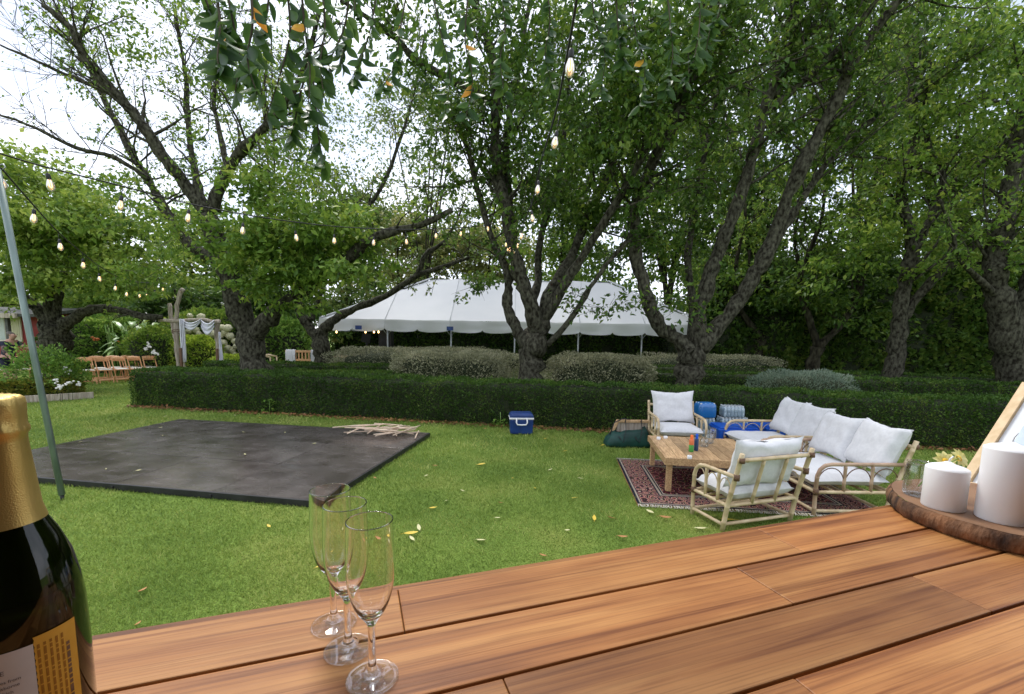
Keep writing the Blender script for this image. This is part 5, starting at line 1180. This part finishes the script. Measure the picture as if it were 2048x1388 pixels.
# ------------------------------------------------------------------ bar counter
ZC = 1.54; ct = Vector((.944, .330, 0)).normalized(); cn = Vector((-ct.y, ct.x, 0)); cang = math.atan2(ct.y, ct.x)
def CP(t_, n_, z=0.0): return ct*t_+cn*n_+Vector((0, 0, ZC+z))
def wood_mat():
    m = bpy.data.materials.new('counter_wood'); m.use_nodes = True; t = m.node_tree; b = t.nodes['Principled BSDF']
    tcn = t.nodes.new('ShaderNodeTexCoord'); oi = t.nodes.new('ShaderNodeObjectInfo'); ml = t.nodes.new('ShaderNodeVectorMath'); ml.operation = 'SCALE'; ml.inputs[0].default_value = (3.7, 11.3, 5.1); t.links.new(oi.outputs['Random'], ml.inputs['Scale'])
    def nzn(scale, sc, det=5, dist=0):
        ad = t.nodes.new('ShaderNodeVectorMath'); ad.operation = 'ADD'; t.links.new(tcn.outputs['Object'], ad.inputs[0]); t.links.new(ml.outputs[0], ad.inputs[1])
        mpn = t.nodes.new('ShaderNodeMapping'); mpn.inputs['Scale'].default_value = scale; t.links.new(ad.outputs[0], mpn.inputs['Vector'])
        n = t.nodes.new('ShaderNodeTexNoise'); n.inputs['Scale'].default_value = sc; n.inputs['Detail'].default_value = det; n.inputs['Distortion'].default_value = dist; t.links.new(mpn.outputs[0], n.inputs['Vector']); return n.outputs['Fac']
    def ramp(f, stops):
        r = t.nodes.new('ShaderNodeValToRGB'); e = r.color_ramp.elements
        while len(e) < len(stops): e.new(.5)
        for i, (p, c_) in enumerate(stops): e[i].position = p; e[i].color = (*c_, 1)
        t.links.new(f, r.inputs['Fac']); return r.outputs[0]
    broad = ramp(nzn((.5, 7, 1), 3, 5, .6), [(.26, (.205, .075, .024)), (.45, (.335, .138, .042)), (.6, (.43, .202, .066)), (.78, (.355, .157, .051))])
    fine = ramp(nzn((1.0, 90, 1), 4, 4, .3), [(.32, (.72, .67, .62)), (.5, (1, 1, 1)), (.7, (1.08, 1.06, 1.02))])
    dark = ramp(nzn((.35, 16, 1), 3.2, 3, .8), [(.56, (1, 1, 1)), (.66, (.58, .48, .42)), (.72, (.92, .9, .88))])
    def mul(a, c_):
        n = t.nodes.new('ShaderNodeMixRGB'); n.blend_type = 'MULTIPLY'; n.inputs[0].default_value = 1; t.links.new(a, n.inputs[1]); t.links.new(c_, n.inputs[2]); return n.outputs[0]
    blot = ramp(nzn((1, 2, 1), 9, 4, 0), [(.25, (.86, .82, .8)), (.55, (1, 1, 1))])
    hs = t.nodes.new('ShaderNodeHueSaturation'); mr = t.nodes.new('ShaderNodeMapRange'); mr.inputs['To Min'].default_value = .72; mr.inputs['To Max'].default_value = 1.25; t.links.new(oi.outputs['Random'], mr.inputs['Value']); t.links.new(mr.outputs[0], hs.inputs['Value'])
    t.links.new(mul(mul(mul(broad, fine), dark), blot), hs.inputs['Color']); t.links.new(hs.outputs[0], b.inputs['Base Color'])
    b.inputs['Roughness'].default_value = .5; b.inputs['Specular IOR Level'].default_value = .35
    bp = t.nodes.new('ShaderNodeBump'); bp.inputs['Strength'].default_value = .12; bp.inputs['Distance'].default_value = .003; t.links.new(nzn((1.2, 90, 1), 4, 4), bp.inputs['Height']); t.links.new(bp.outputs[0], b.inputs['Normal']); return m
MT['counter'] = wood_mat(); MT['bark_slice_dark'] = pbr('dark_batten', (.10, .045, .02), .8, (.15, .07, .03), 9)
bar = thing('bar_counter', 'long orange cedar bar counter of wide planks in the foreground', 'counter', CP(.3, .25, -ZC), cang)
def cb_(t0, t1, n0, n1, z0, z1, nm, mat=None, bevel=.0018):
    c_ = CP((t0+t1)/2, (n0+n1)/2, (z0+z1)/2); o = MB().box((0, 0, 0), (t1-t0, n1-n0, z1-z0)).build(nm, mat or MT['counter'], bar, bevel=bevel)
    o.location = Matrix.Rotation(-cang, 3, 'Z') @ (c_-bar.location); return o
rows = [(.661, .5585, [-1.0, .052, .772, 1.9]), (.5535, .4470, [-1.0, -.32, .605, 1.9]), (.4420, .3425, [-1.0, .15, .868, 1.9]), (.338, .234, [-1.0, -.2, .47, 1.25, 1.9]), (.227, .125, [-1.0, .1, .8, 1.9]), (.12, .02, [-1, .35, 1.1, 1.9])]
for i, (n1_, n0_, js) in enumerate(rows):
    for a, b in zip(js, js[1:]): cb_(a+.0004, b-.0004, n0_, n1_, -.028, random.uniform(-.0006, .0006), 'plank')
cb_(-1.0, 1.9, .6625, .676, -.045, -.003, 'edge_trim')
for k in range(15): cb_(-.95+k*.2, -.86+k*.2, .03, .655, -.06, -.031, 'batten', MT['bark_slice_dark'], bevel=.001)
for tt in (-.6, .5, 1.6):
    for nn_ in (.1, .55): cb_(tt-.035, tt+.035, nn_-.035, nn_+.035, -ZC, -.061, 'leg')

# sparkling wine bottle
bq = P(32, 800, .352); bq = Vector((bq.x-.020, bq.y, ZC+.0008)); t = thing('wine_bottle', 'dark green sparkling wine bottle with gold foil and white label', 'bottle', bq, math.atan2(-bq.x, bq.y)-math.atan2(0, 1))
face = math.atan2(-bq.y, -bq.x)   # direction from the bottle to the camera
t.rotation_euler[2] = 0
MT['wineglass'] = pbr('bottle_glass', (.030, .032, .006), .3, (.04, .042, .008), 3, coat=.0, trans=.0, spec=.2)
def bottle_glass():
    m = bpy.data.materials.new('green_glass'); m.use_nodes = True; b = m.node_tree.nodes['Principled BSDF']; b.inputs['Base Color'].default_value = (.10, .16, .012, 1); b.inputs['Transmission Weight'].default_value = 1; b.inputs['Roughness'].default_value = .02; b.inputs['IOR'].default_value = 1.5; return m
MT['wine'] = pbr('wine', (.06, .026, .008), .3, (.08, .036, .010), 2)
prof = [(.001, .0), (.040, .0), (.0445, .006), (.0445, .11), (.0437, .15), (.0415, .173), (.0375, .194), (.031, .213), (.0245, .228), (.0218, .238), (.0192, .27), (.0168, .305)]
MB().lathe(prof, 48).build('glass', bottle_glass(), t)
MB().lathe([(.001, .004), (.037, .004), (.0415, .01), (.0415, .11), (.0408, .15), (.0392, .168), (.001, .1685)], 40).build('wine', MT['wine'], t)
MB().lathe([(.0385, .1692), (.0350, .194), (.0285, .213), (.0220, .228), (.0195, .238), (.0150, .30)], 40).build('inner_glass', MT['wineglass'], t)
def foil_mat():
    m = pbr('gold_foil', (.50, .35, .10), .42, (.66, .47, .16), 14, metal=.75); tn = m.node_tree; v = tn.nodes.new('ShaderNodeTexVoronoi'); v.inputs['Scale'].default_value = 900; tcn = tn.nodes.new('ShaderNodeTexCoord'); tn.links.new(tcn.outputs['Object'], v.inputs['Vector'])
    bp = tn.nodes.new('ShaderNodeBump'); bp.inputs['Strength'].default_value = .25; bp.inputs['Distance'].default_value = .0006; tn.links.new(v.outputs['Distance'], bp.inputs['Height']); tn.links.new(bp.outputs[0], tn.nodes['Principled BSDF'].inputs['Normal']); return m
MT['foil'] = foil_mat()
m = MB(); n = 56; fp = [(.0250, .2275), (.0226, .2395), (.0200, .270), (.0181, .295), (.0179, .300), (.0190, .3025), (.0192, .306), (.0182, .309), (.0184, .316), (.0188, .325), (.0178, .330), (.0150, .3325), (.001, .333)]
for i, (r_, z) in enumerate(fp):
    for k in range(n):
        a = 6.283*k/n; w_ = .00045*noise.noise(Vector((math.cos(a)*5, math.sin(a)*5, z*90)))*(3.2 if z > .3 else .6); m.v.append(((r_+w_)*math.cos(a), (r_+w_)*math.sin(a), z+w_*.8+(.0008*math.sin(a+1) if i == 0 else 0)))
for i in range(len(fp)-1):
    for k in range(n): m.f.append((i*n+k, i*n+(k+1) % n, i*n+n+(k+1) % n, i*n+n+k))
m.build('foil_cap', MT['foil'], t)
MT['label'] = pbr('paper_label', (.60, .585, .57), .7, (.66, .645, .63), 40); MT['label_gold'] = pbr('label_gold', (.62, .33, .035), .6, (.68, .38, .05), 40); MT['ink'] = pbr('ink', (.10, .085, .08), .8, (.14, .12, .11), 40); MT['ink_gold'] = pbr('ink_gold', (.32, .14, .012), .8, (.36, .16, .015), 40); MT['ink_faint'] = pbr('ink_faint', (.36, .34, .32), .8, (.4, .38, .36), 40)
def wrap(a, z, r_): return (r_*math.cos(face+a), r_*math.sin(face+a), z)
def patch(a0, a1, z0, z1, r_, nm, mat, parent, n=24, zig=0):
    m = MB(); rows_ = 40 if zig else 1
    for j in range(rows_+1):
        for i in range(n+1):
            a = a0+(a1-a0)*i/n+(zig*(j % 2) if i == 0 else 0); m.v.append(wrap(a, z0+(z1-z0)*j/rows_, r_))
    for j in range(rows_):
        for i in range(n): q = j*(n+1)+i; m.f.append((q, q+1, q+n+2, q+n+1))
    return m.build(nm, mat, parent)
lb = patch(-1.5, .16, .03, .137, .0450, 'label', MT['label'], t)
gs = patch(.16, .80, .03, .142, .0451, 'label', MT['label_gold'], t, zig=.015); gs['label'] = 'orange strip of the bottle label'
def wrapped_text(s, size, a0, z0, r_, mat, parent, vertical=False, nm='lettering'):
    cu = bpy.data.curves.new('txt', 'FONT'); cu.body = s; cu.size = size; ob = bpy.data.objects.new('txt', cu); C.objects.link(ob); dg = bpy.context.evaluated_depsgraph_get(); me = bpy.data.meshes.new_from_object(ob.evaluated_get(dg)); bpy.data.objects.remove(ob)
    for v in me.vertices:
        x, y = v.co.x, v.co.y
        if vertical: x, y = -y, x
        v.co = wrap(a0+x/r_, z0+y, r_)
    me.materials.clear(); me.materials.append(mat); me.name = nm; return link(nm, me, parent)
wrapped_text('CUVEE', .0052, -.74+.19, .1195, .04535, MT['ink'], lb)
for k, s in enumerate(['Pinot Noir grapes from', 'Hawkes Bay, Gisborne', 'finest bubbles which', 'come from fine, Base']): wrapped_text(s, .0036, -.83+.06, .1125-.0047*k, .04535, MT['ink'], lb)
m = MB(); 
for k in range(40):
    a = 6.283*k/40
    for rr in (.0098, .0102): m.v.append(wrap(-.26+rr*math.cos(a)/.045, .079+rr*math.sin(a), .04535))
for k in range(40): m.f.append((2*k, 2*k+1, (2*k+3) % 80, (2*k+2) % 80))
m.build('seal', MT['ink_faint'], lb)
for k in range(6):
    m = MB(); z = .135 if k < 5 else .125
    a0 = .22+k*.083; wd = .018 if k < 5 else .028
    while z > .035:
        L_ = random.uniform(.002, .0075); q = len(m.v); m.v += [wrap(a0-wd, z, .04535), wrap(a0+wd, z, .04535), wrap(a0+wd, z-L_, .04535), wrap(a0-wd, z-L_, .04535)]; m.f.append((q, q+1, q+2, q+3)); z -= L_+.0012
    m.build('small_print', MT['ink_gold'] if k < 5 else MT['bind'], gs, smooth=False)

# champagne flutes
def glass_mat():
    m = bpy.data.materials.new('flute_glass'); m.use_nodes = True; b = m.node_tree.nodes['Principled BSDF']; b.inputs['Base Color'].default_value = (1, 1, 1, 1); b.inputs['Transmission Weight'].default_value = 1; b.inputs['Roughness'].default_value = 0; b.inputs['IOR'].default_value = 1.47; return m
MT['glass'] = glass_mat()
hf = .186
def dense(pr, k=5):
    q = smooth([Vector((a, b, 0)) for a, b in pr], k); return [(max(.0003, v.x), max(.0002, v.y)) for v in q]
fprof = [(.0003, .0004), (.0262, .0004), (.0282, .0012), (.0284, .0022), (.0262, .0034), (.0140, .0066), (.0072, .0105), (.0048, .0155), (.0040, .026), (.0040, .050), (.0046, .064), (.0080, .0715), (.0145, .081), (.0205, .094), (.0245, .112), (.0262, .132), (.0258, .155), (.0249, hf-.003), (.02475, hf-.0006), (.0243, hf), (.02385, hf-.0006), (.0239, hf-.003), (.0248, .155), (.0252, .132), (.0235, .112), (.0195, .0955), (.0135, .084), (.0065, .0775), (.0003, .0758)]
FPr = dense(fprof); SPr = [p for p in FPr if .0100 < p[1]]
k0 = next(i for i, p in enumerate(FPr) if p[1] > .0068 and p[0] < .0135)
proto = []
MT['glass_foot'] = thin('flute_foot_glass', (.985, .985, .98), .025, .02, fres=.22)
for (px, py, lab) in ((745, 1358, 'empty champagne flute nearest the camera, in front of the other two'), (697, 1300, 'empty champagne flute in the middle of the row of three'), (668, 1250, 'empty champagne flute farthest back at the counter edge')):
    q = G(px, py, ZC); t = thing('champagne_flute', lab, 'champagne glass', (q.x, q.y, ZC+.0012), 0, 'champagne flutes')
    if not proto:
        proto = [MB().lathe(FPr[k0:], 72).build('bowl_and_stem', MT['glass'], t).data, MB().lathe(FPr[:k0+1], 72).build('foot', MT['glass_foot'], t).data]
    else:
        for me, nm in zip(proto, ('bowl_and_stem', 'foot')): link(nm, me, t)

# wood slice, candles, flower jar
MT['bark_slice'] = pbr('slice_bark', (.03, .014, .008), .85, (.27, .13, .06), 22, (1, 1, .4), 1.0, 30, lo=.4, hi=.62); MT['slice_top'] = pbr('slice_top', (.17, .085, .042), .6, (.27, .145, .075), 4, (3, 3, 3), .1)
sc0 = Vector((1.065, .925, ZC+.001)); t = thing('wood_slice', 'round wood slice with bark edge carrying the two candles', 'wood slice', sc0)
m = MB(); n = 80
for (z, f) in ((.0, .97), (.006, 1.0), (.02, 1.01), (.032, .995), (.037, .975)):
    for k in range(n): a = 6.283*k/n; rr = .192*f*(1+.03*noise.noise(Vector((math.cos(a)*1.6, math.sin(a)*1.6, 1)))+.02*noise.noise(Vector((math.cos(a)*9, math.sin(a)*9, z*30)))); m.v.append((rr*math.cos(a), rr*math.sin(a), z))
for r_ in range(4):
    for k in range(n): m.f.append((r_*n+k, r_*n+(k+1) % n, r_*n+n+(k+1) % n, r_*n+n+k))
top = [m.v[4*n+k] for k in range(n)]; m.build('bark', MT['bark_slice'], t)
m = MB(); m.v = [(p[0]*.995, p[1]*.995, .0372) for p in top]; m.f = [tuple(range(n))]; m.build('top_face', MT['slice_top'], t, smooth=False)
MT['wax'] = pbr('wax', (.80, .79, .79), .5, (.84, .83, .83), 12, spec=.4); MT['wax'].node_tree.nodes['Principled BSDF'].inputs['Subsurface Weight'].default_value = .15; MT['wax'].node_tree.nodes['Principled BSDF'].inputs['Subsurface Radius'].default_value = (.02, .015, .012)
def candle(q, r_, h, label, wl):
    t = thing('pillar_candle', label, 'candle', q, 0, 'white pillar candles'); MB().lathe([(.001, 0), (r_*.97, 0), (r_, .002), (r_, h-.003), (r_*.98, h-.001), (r_*.8, h+.003), (r_*.35, h+.008), (.004, h+.013), (.001, h+.013)], 48).build('wax', MT['wax'], t)
    MB().tube([(0, 0, h+.01), (.003, 0, h+.01+wl*.6), (.009, 0, h+.01+wl)], .0016, 6).build('wick', MT['white_plastic'], t)
candle(Vector((.925, .918, ZC+.0384)), .0355, .087, 'short white pillar candle on the wood slice', .014)
candle(Vector((.982, .856, ZC+.0384)), .0385, .146, 'tall white pillar candle at the right edge on the wood slice', .02)
jq = P(1866, 1004, 1.02); jq = Vector((.935, .99, ZC+.0384)); t = thing('flower_jar', 'small clear glass jar behind the short candle', 'jar', jq)
MB().lathe([(.001, .001), (.024, .001), (.027, .005), (.027, .062), (.024, .07), (.0245, .078), (.0225, .078), (.022, .07), (.025, .061), (.025, .007), (.001, .004)], 28).build('glass', MT['clear'], t)
MT['daisy'] = pbr('daisy_petal', (.78, .70, .22), .7, (.86, .80, .42), 40); MT['daisy_eye'] = pbr('daisy_eye', (.72, .42, .02), .8, (.8, .5, .05), 60)
for (px, py, dd, tilt, lab) in ((1889, 922, .985, (1.0, -.25, 0), 'pale yellow flower in the glass jar, facing the camera'), (1917, 917, .965, (.5, 1.2, 0), 'pale yellow flower in the glass jar, turned sideways')):
    q = P(px, py, dd); f = thing('yellow_flower', lab, 'flower', q, 0, 'yellow flowers in the jar'); rm = Matrix.Rotation(tilt[0], 3, 'X') @ Matrix.Rotation(tilt[1], 3, 'Y')
    for k in range(9):
        a = 6.283*k/9; m = MB(); leaf_blade(m, (0, 0, 0), (math.cos(a), math.sin(a), .35), .024, .013, .25, 4); m.v = [tuple(rm @ Vector(v)) for v in m.v]; m.build('petal', MT['daisy'], f)
    m = MB().lathe([(.001, .006), (.004, .0055), (.0065, .003), (.006, .0)], 12); m.v = [tuple(rm @ Vector(v)) for v in m.v]; m.build('eye', MT['daisy_eye'], f)
    tgt = jq+Vector((0, 0, .02))-q; MB().tube([(0, 0, 0), tgt*.4+Vector((0, 0, .008)), tgt], .0012, 5).build('stem', MT['ginger'], f)

# framed sign leaning back at the right
sa = P(1912, 985, 1.16); sa.z = ZC+.001; up = (P(2026, 800, 1.22)-sa); up.z = max(.16, up.z); upn = up.normalized(); wn = Vector((upn.y, -upn.x, 0)).normalized(); nn_ = upn.cross(wn).normalized()
t = thing('framed_sign', 'pale wood framed sign leaning back at the right edge of the counter', 'sign', sa)
RM = Matrix((wn, upn, wn.cross(upn))).transposed(); SH, SW = .36, .28
MT['sign_wood'] = pbr('sign_wood', (.60, .42, .22), .55, (.72, .53, .31), 5, (3, 12, 12)); MT['sign_face'] = pbr('sign_face', (.42, .52, .60), .5, (.62, .69, .74), 9, (1, 1, 1)); MT['sign_mat'] = pbr('sign_mount', (.70, .72, .74), .7, (.76, .78, .8), 9)
def sb(x, y, w_, h, zz, th, nm, mat, parent=t):
    return MB().box(RM @ Vector((x, y, zz)), (w_, h, th), RM).build(nm, mat, parent, bevel=.001)
for (x, y, w_, h) in ((.011, SH/2, .022, SH), (SW-.011, SH/2, .022, SH), (SW/2, .011, SW-.046, .022), (SW/2, SH-.011, SW-.046, .022)): sb(x, y, w_, h, 0, .02, 'frame_bar', MT['sign_wood'])
sb(SW/2, SH/2, SW-.044, SH-.044, -.002, .006, 'mount', MT['sign_mat']); pic = sb(SW/2+.008, SH/2, SW-.085, SH-.09, .0025, .003, 'picture', MT['sign_face'])
for k in range(4): sb(SW*.42, .09+k*.055, .09-.015*k, .003, .0045, .001, 'printed_line', MT['ink_faint'], pic)
MB().box(RM @ Vector((.03, .02, -.03)), (.07, .022, .05), RM).build('easel_foot', MT['wood_pale'], t, bevel=.002)
MB().tube([RM @ Vector((SW/2, SH*.7, -.014)), RM @ Vector((SW/2, SH*.7, -.014))+Vector((.16, .12, -upn.z*SH*.7+.004))], .008, 6).build('easel_strut', MT['sign_wood'], t)

# ------------------------------------------------------------------ person at the left edge
def person():
    c = at_ground(14, 13.6); t = thing('person', 'person in dark navy top bending beside the wooden chairs', 'person', c, 0)
    MT['skin'] = pbr('skin', (.45, .25, .18), .6, (.52, .30, .22), 20); MT['navy'] = pbr('navy_cloth', (.012, .014, .03), .85, (.022, .024, .05), 14); MT['hair'] = pbr('grey_hair', (.10, .085, .075), .8, (.2, .18, .16), 60); MT['pattern'] = pbr('patterned_sleeve', (.05, .035, .04), .85, (.22, .15, .14), 45, lo=.45, hi=.55)
    def skin(name, V, E_, R_, mat, parent, root=0, sub=2):
        me = bpy.data.meshes.new(name); me.from_pydata(V, E_, []); o = bpy.data.objects.new(name, me); C.objects.link(o); o.parent = parent; me.materials.append(mat)
        sk = o.modifiers.new('skin', 'SKIN'); sk.use_smooth_shade = True
        for i, r_ in enumerate(R_): me.skin_vertices[0].data[i].radius = r_ if isinstance(r_, tuple) else (r_, r_)
        me.skin_vertices[0].data[root].use_root = True; ss = o.modifiers.new('sub', 'SUBSURF'); ss.levels = sub; ss.render_levels = sub; return o
    # faces +X, leaning forward a little
    V = [(0, 0, .92), (.02, 0, 1.08), (.07, 0, 1.28), (.13, 0, 1.42), (.18, 0, 1.50), (.22, 0, 1.58), (.24, 0, 1.68),
         (.13, -.18, 1.40), (.20, -.24, 1.14), (.36, -.22, .92), (.42, -.21, .84),
         (.13, .18, 1.40), (.36, .24, 1.24), (.62, .24, 1.26), (.70, .23, 1.27),
         (0, -.10, .86), (.03, -.11, .48), (-.01, -.11, .08), (.13, -.12, .04), (0, .10, .86), (.05, .11, .48), (.0, .11, .08), (.14, .12, .04)]
    E_ = [(0, 1), (1, 2), (2, 3), (3, 4), (4, 5), (5, 6), (3, 7), (7, 8), (8, 9), (9, 10), (3, 11), (11, 12), (12, 13), (13, 14), (0, 15), (15, 16), (16, 17), (17, 18), (0, 19), (19, 20), (20, 21), (21, 22)]
    R_ = [(.13, .16), (.12, .15), (.12, .16), (.09, .13), .055, .085, .085, .062, .045, .034, .03, .062, .045, .034, .03, .095, .06, .042, .035, .095, .06, .042, .035]
    b = skin('body', V, E_, R_, MT['skin'], t)
    skin('top', [(-.0, 0, .86), (.02, 0, 1.08), (.07, 0, 1.28), (.125, 0, 1.42), (.13, -.18, 1.40), (.17, -.22, 1.22), (.13, .18, 1.40), (.27, .22, 1.30)], [(0, 1), (1, 2), (2, 3), (3, 4), (4, 5), (3, 6), (6, 7)], [(.16, .18), (.145, .17), (.14, .18), (.10, .14), .08, .066, .08, .066], MT['navy'], t)
    skin('sleeve', [(.15, -.205, 1.34), (.20, -.24, 1.14), (.25, -.235, 1.06)], [(0, 1), (1, 2)], [.074, .062, .056], MT['pattern'], t)
    skin('shorts', [(0, 0, .92), (0, -.10, .84), (.02, -.11, .58), (0, .10, .84), (.03, .11, .58)], [(0, 1), (1, 2), (0, 3), (3, 4)], [(.15, .17), .115, .09, .115, .09], MT['navy'], t)
    skin('hair', [(.20, 0, 1.70), (.15, 0, 1.66), (.14, 0, 1.60)], [(0, 1), (1, 2)], [(.118, .115), (.105, .11), .075], MT['hair'], t)
    for y in (-.045, .035): MB().lathe([(.001, -.009), (.008, -.005), (.008, .005), (.001, .009)], 8, (.325, y, 1.645)).build('eye', MT['black'], t)
    MB().lathe([(.001, -.03), (.014, -.02), (.012, .0), (.001, .03)], 8, (.332, 0, 1.62)).build('nose', MT['skin'], t); MB().box((.318, 0, 1.575), (.012, .05, .01)).build('mouth', MT['bind'], t)
    MB().lathe([(.001, -.03), (.012, -.015), (.014, .01), (.001, .03)], 8, (.23, -.09, 1.635)).build('ear', MT['skin'], t)
    for (hx, hy, hz, dx, dz) in ((.42, -.21, .84, .6, -.8), (.70, .23, 1.27, 1, 0)):
        for k in range(5):
            o_ = (k-2)*.016; L_ = (.055, .075, .08, .075, .06)[k]; th = k == 0
            MB().tube([(hx+dx*.02, hy+o_, hz+dz*.02), (hx+dx*(.04+L_*.5)+.01*th, hy+o_*(1.6 if th else 1.1), hz+dz*(.04+L_*.5)), (hx+dx*(.03+L_)-(.0), hy+o_*(1.9 if th else 1.05), hz+dz*(.03+L_)-.015)], [.010, .009, .007], 6).build('finger', MT['skin'], t)
    o = MB().box((0, 0, 0), (.10, .06, .16)).build('black_pouch', MT['black'], None, bevel=.015); o.location = c+Vector((.80, .23, 1.20)); tag(o, 'small black pouch held out in the hand of the person', 'pouch')
person()

# ------------------------------------------------------------------ leafy branches hanging over the lawn close to the camera
def near_leaf_mesh(curl, seed):
    m = MB(); n = 7
    for i in range(n+1):
        t = i/n; wv = .27*math.sin(math.pi*min(1, (t*.96+.02)**.85))*(1-.25*t)+.002; z = -curl*t*t
        m.v += [(t, -wv, z+wv*.35), (t, 0, z), (t, wv, z+wv*.35+.02*math.sin(seed+5*t))]
    for i in range(n): q = i*3; m.f += [(q, q+1, q+4, q+3), (q+1, q+2, q+5, q+4)]
    m.tube([(-.16, 0, .02), (0, 0, 0)], .012, 3)
    me = bpy.data.meshes.new('leaf'); me.from_pydata(m.v, [], m.f); me.polygons.foreach_set('use_smooth', [True]*len(me.polygons)); return me
def objleaf(name, cols, tr_=.35):
    m = leafmat(name, cols, .38, tr_); t = m.node_tree; oi = t.nodes.new('ShaderNodeObjectInfo')
    for l in list(t.links):
        if l.from_socket.name == 'Random Per Island': t.links.new(oi.outputs['Random'], l.to_socket); break
    return m
MT['near_leaf'] = objleaf('near_leaf', [(.014, .04, .014), (.026, .07, .016), (.045, .105, .02), (.08, .15, .03)]); MT['near_yellow'] = objleaf('near_yellow', [(.3, .2, .02), (.5, .32, .03), (.5, .25, .03), (.55, .4, .06)])
NL = [near_leaf_mesh(c_, i) for i, c_ in enumerate((.05, .16, .28))]
for me in NL: me.materials.append(MT['near_leaf'])
YL = near_leaf_mesh(.2, 9); YL.materials.append(MT['near_yellow'])
def overhang(label, d, twigs, size, per=13, spread=.8, yellow=()):
    o_ = P(twigs[0][0][0], twigs[0][0][1], d); t = thing('overhanging_branch', label, 'branch', o_, 0, 'overhanging leafy branches'); cnt = 0
    for tw in twigs:
        dd = d+random.uniform(-.25, .35); pts = smooth([P(x, y, dd+.02*i) for i, (x, y) in enumerate(tw)], 4)
        MB().tube([p-o_ for p in pts], [.0075-.005*i/(len(pts)-1) for i in range(len(pts))], 5).build('twig', MT['twig'], t)
        for k in range(per):
            u = (k+.6*random.random())/per; u = u**.8; i = min(len(pts)-2, int(u*(len(pts)-1))); p = pts[i].lerp(pts[i+1], u*(len(pts)-1)-i)
            a = random.random()*6.28; dr = Vector((math.cos(a)*spread, math.sin(a)*spread, -.75+random.gauss(0, .3))).normalized()
            y_ = dr.cross(Vector((random.gauss(0, .45), random.gauss(0, .3)-1, .35))).normalized(); z_ = dr.cross(y_)
            s_ = size*random.uniform(.7, 1.25); me = YL if (random.random() < .012) else NL[random.randrange(3)]
            o = bpy.data.objects.new('leaf', me); C.objects.link(o); o.parent = t
            M4 = Matrix((dr*s_, y_*s_, z_*s_)).transposed().to_4x4(); M4.translation = p-o_+dr*.02*random.random(); o.matrix_basis = M4; cnt += 1
    return t
overhang('dark leafy branch hanging into the top left, nearest to the camera', 2.5, [[(450, -40), (465, 40), (480, 110), (470, 185)], [(400, -40), (420, 20), (455, 60), (450, 90)], [(500, -40), (505, 50), (495, 120), (515, 190)], [(430, -40), (440, 50), (435, 115), (440, 140)], [(540, -50), (535, 20), (520, 90), (490, 160)]], .11, 26)
overhang('leafy branch hanging lower beside the nearest one', 2.9, [[(600, -50), (610, 60), (620, 140), (615, 230)], [(640, -50), (650, 50), (640, 130), (650, 200)], [(570, -50), (580, 60), (560, 150), (530, 240)], [(700, -40), (690, 50), (660, 120), (640, 170)], [(620, 120), (600, 190), (590, 240), (580, 275)], [(625, 150), (632, 220), (640, 290), (650, 330)]], .11, 24)
overhang('leafy branch drooping at the top centre left of the hanging bulbs', 4.0, [[(760, -50), (740, 60), (720, 120), (700, 165)], [(820, -50), (800, 60), (790, 130), (760, 180)], [(860, -50), (880, 60), (900, 140), (890, 230)], [(940, -50), (930, 80), (945, 160), (930, 240)], [(1000, -50), (1010, 60), (1000, 120), (1010, 190)], [(700, -50), (710, 30), (690, 90), (680, 130)]], .12, 30)
overhang('dense leafy branch at the top right of the hanging bulbs', 4.2, [[(1180, -50), (1190, 40), (1210, 110), (1200, 190)], [(1260, -50), (1270, 60), (1290, 130), (1280, 210)], [(1330, -50), (1340, 40), (1345, 120), (1330, 180)], [(1390, -50), (1400, 30), (1390, 110), (1370, 160)], [(1430, -50), (1440, 20), (1420, 60), (1410, 120)], [(1090, -50), (1100, 40), (1090, 110), (1105, 170)], [(1230, -50), (1235, 40), (1240, 90), (1250, 130)]], .12, 34)

# ------------------------------------------------------------------ unseen walls and roof added behind the camera so the glass reflects dark
MT['added_hut'] = pbr('added_hut_timber', (.05, .035, .025), .8, (.09, .065, .045), 4, (8, 8, 1))
added_hut = thing('unseen_dark_hut', 'unseen dark timber walls and roof added behind and above the camera for dark reflections', 'added_hut', (0, -1.5, 0), cang)
MB().box((0, 0, 1.4), (4.4, .08, 2.8)).build('back_wall', MT['added_hut'], added_hut, smooth=False)
MB().box((0, .68, 2.84), (4.6, 1.5, .07)).build('roof', MT['added_hut'], added_hut, smooth=False)
for x in (-2.15, 2.15): MB().box((x, .7, 1.4), (.08, 1.3, 2.79)).build('side_wall', MT['added_hut'], added_hut, smooth=False)
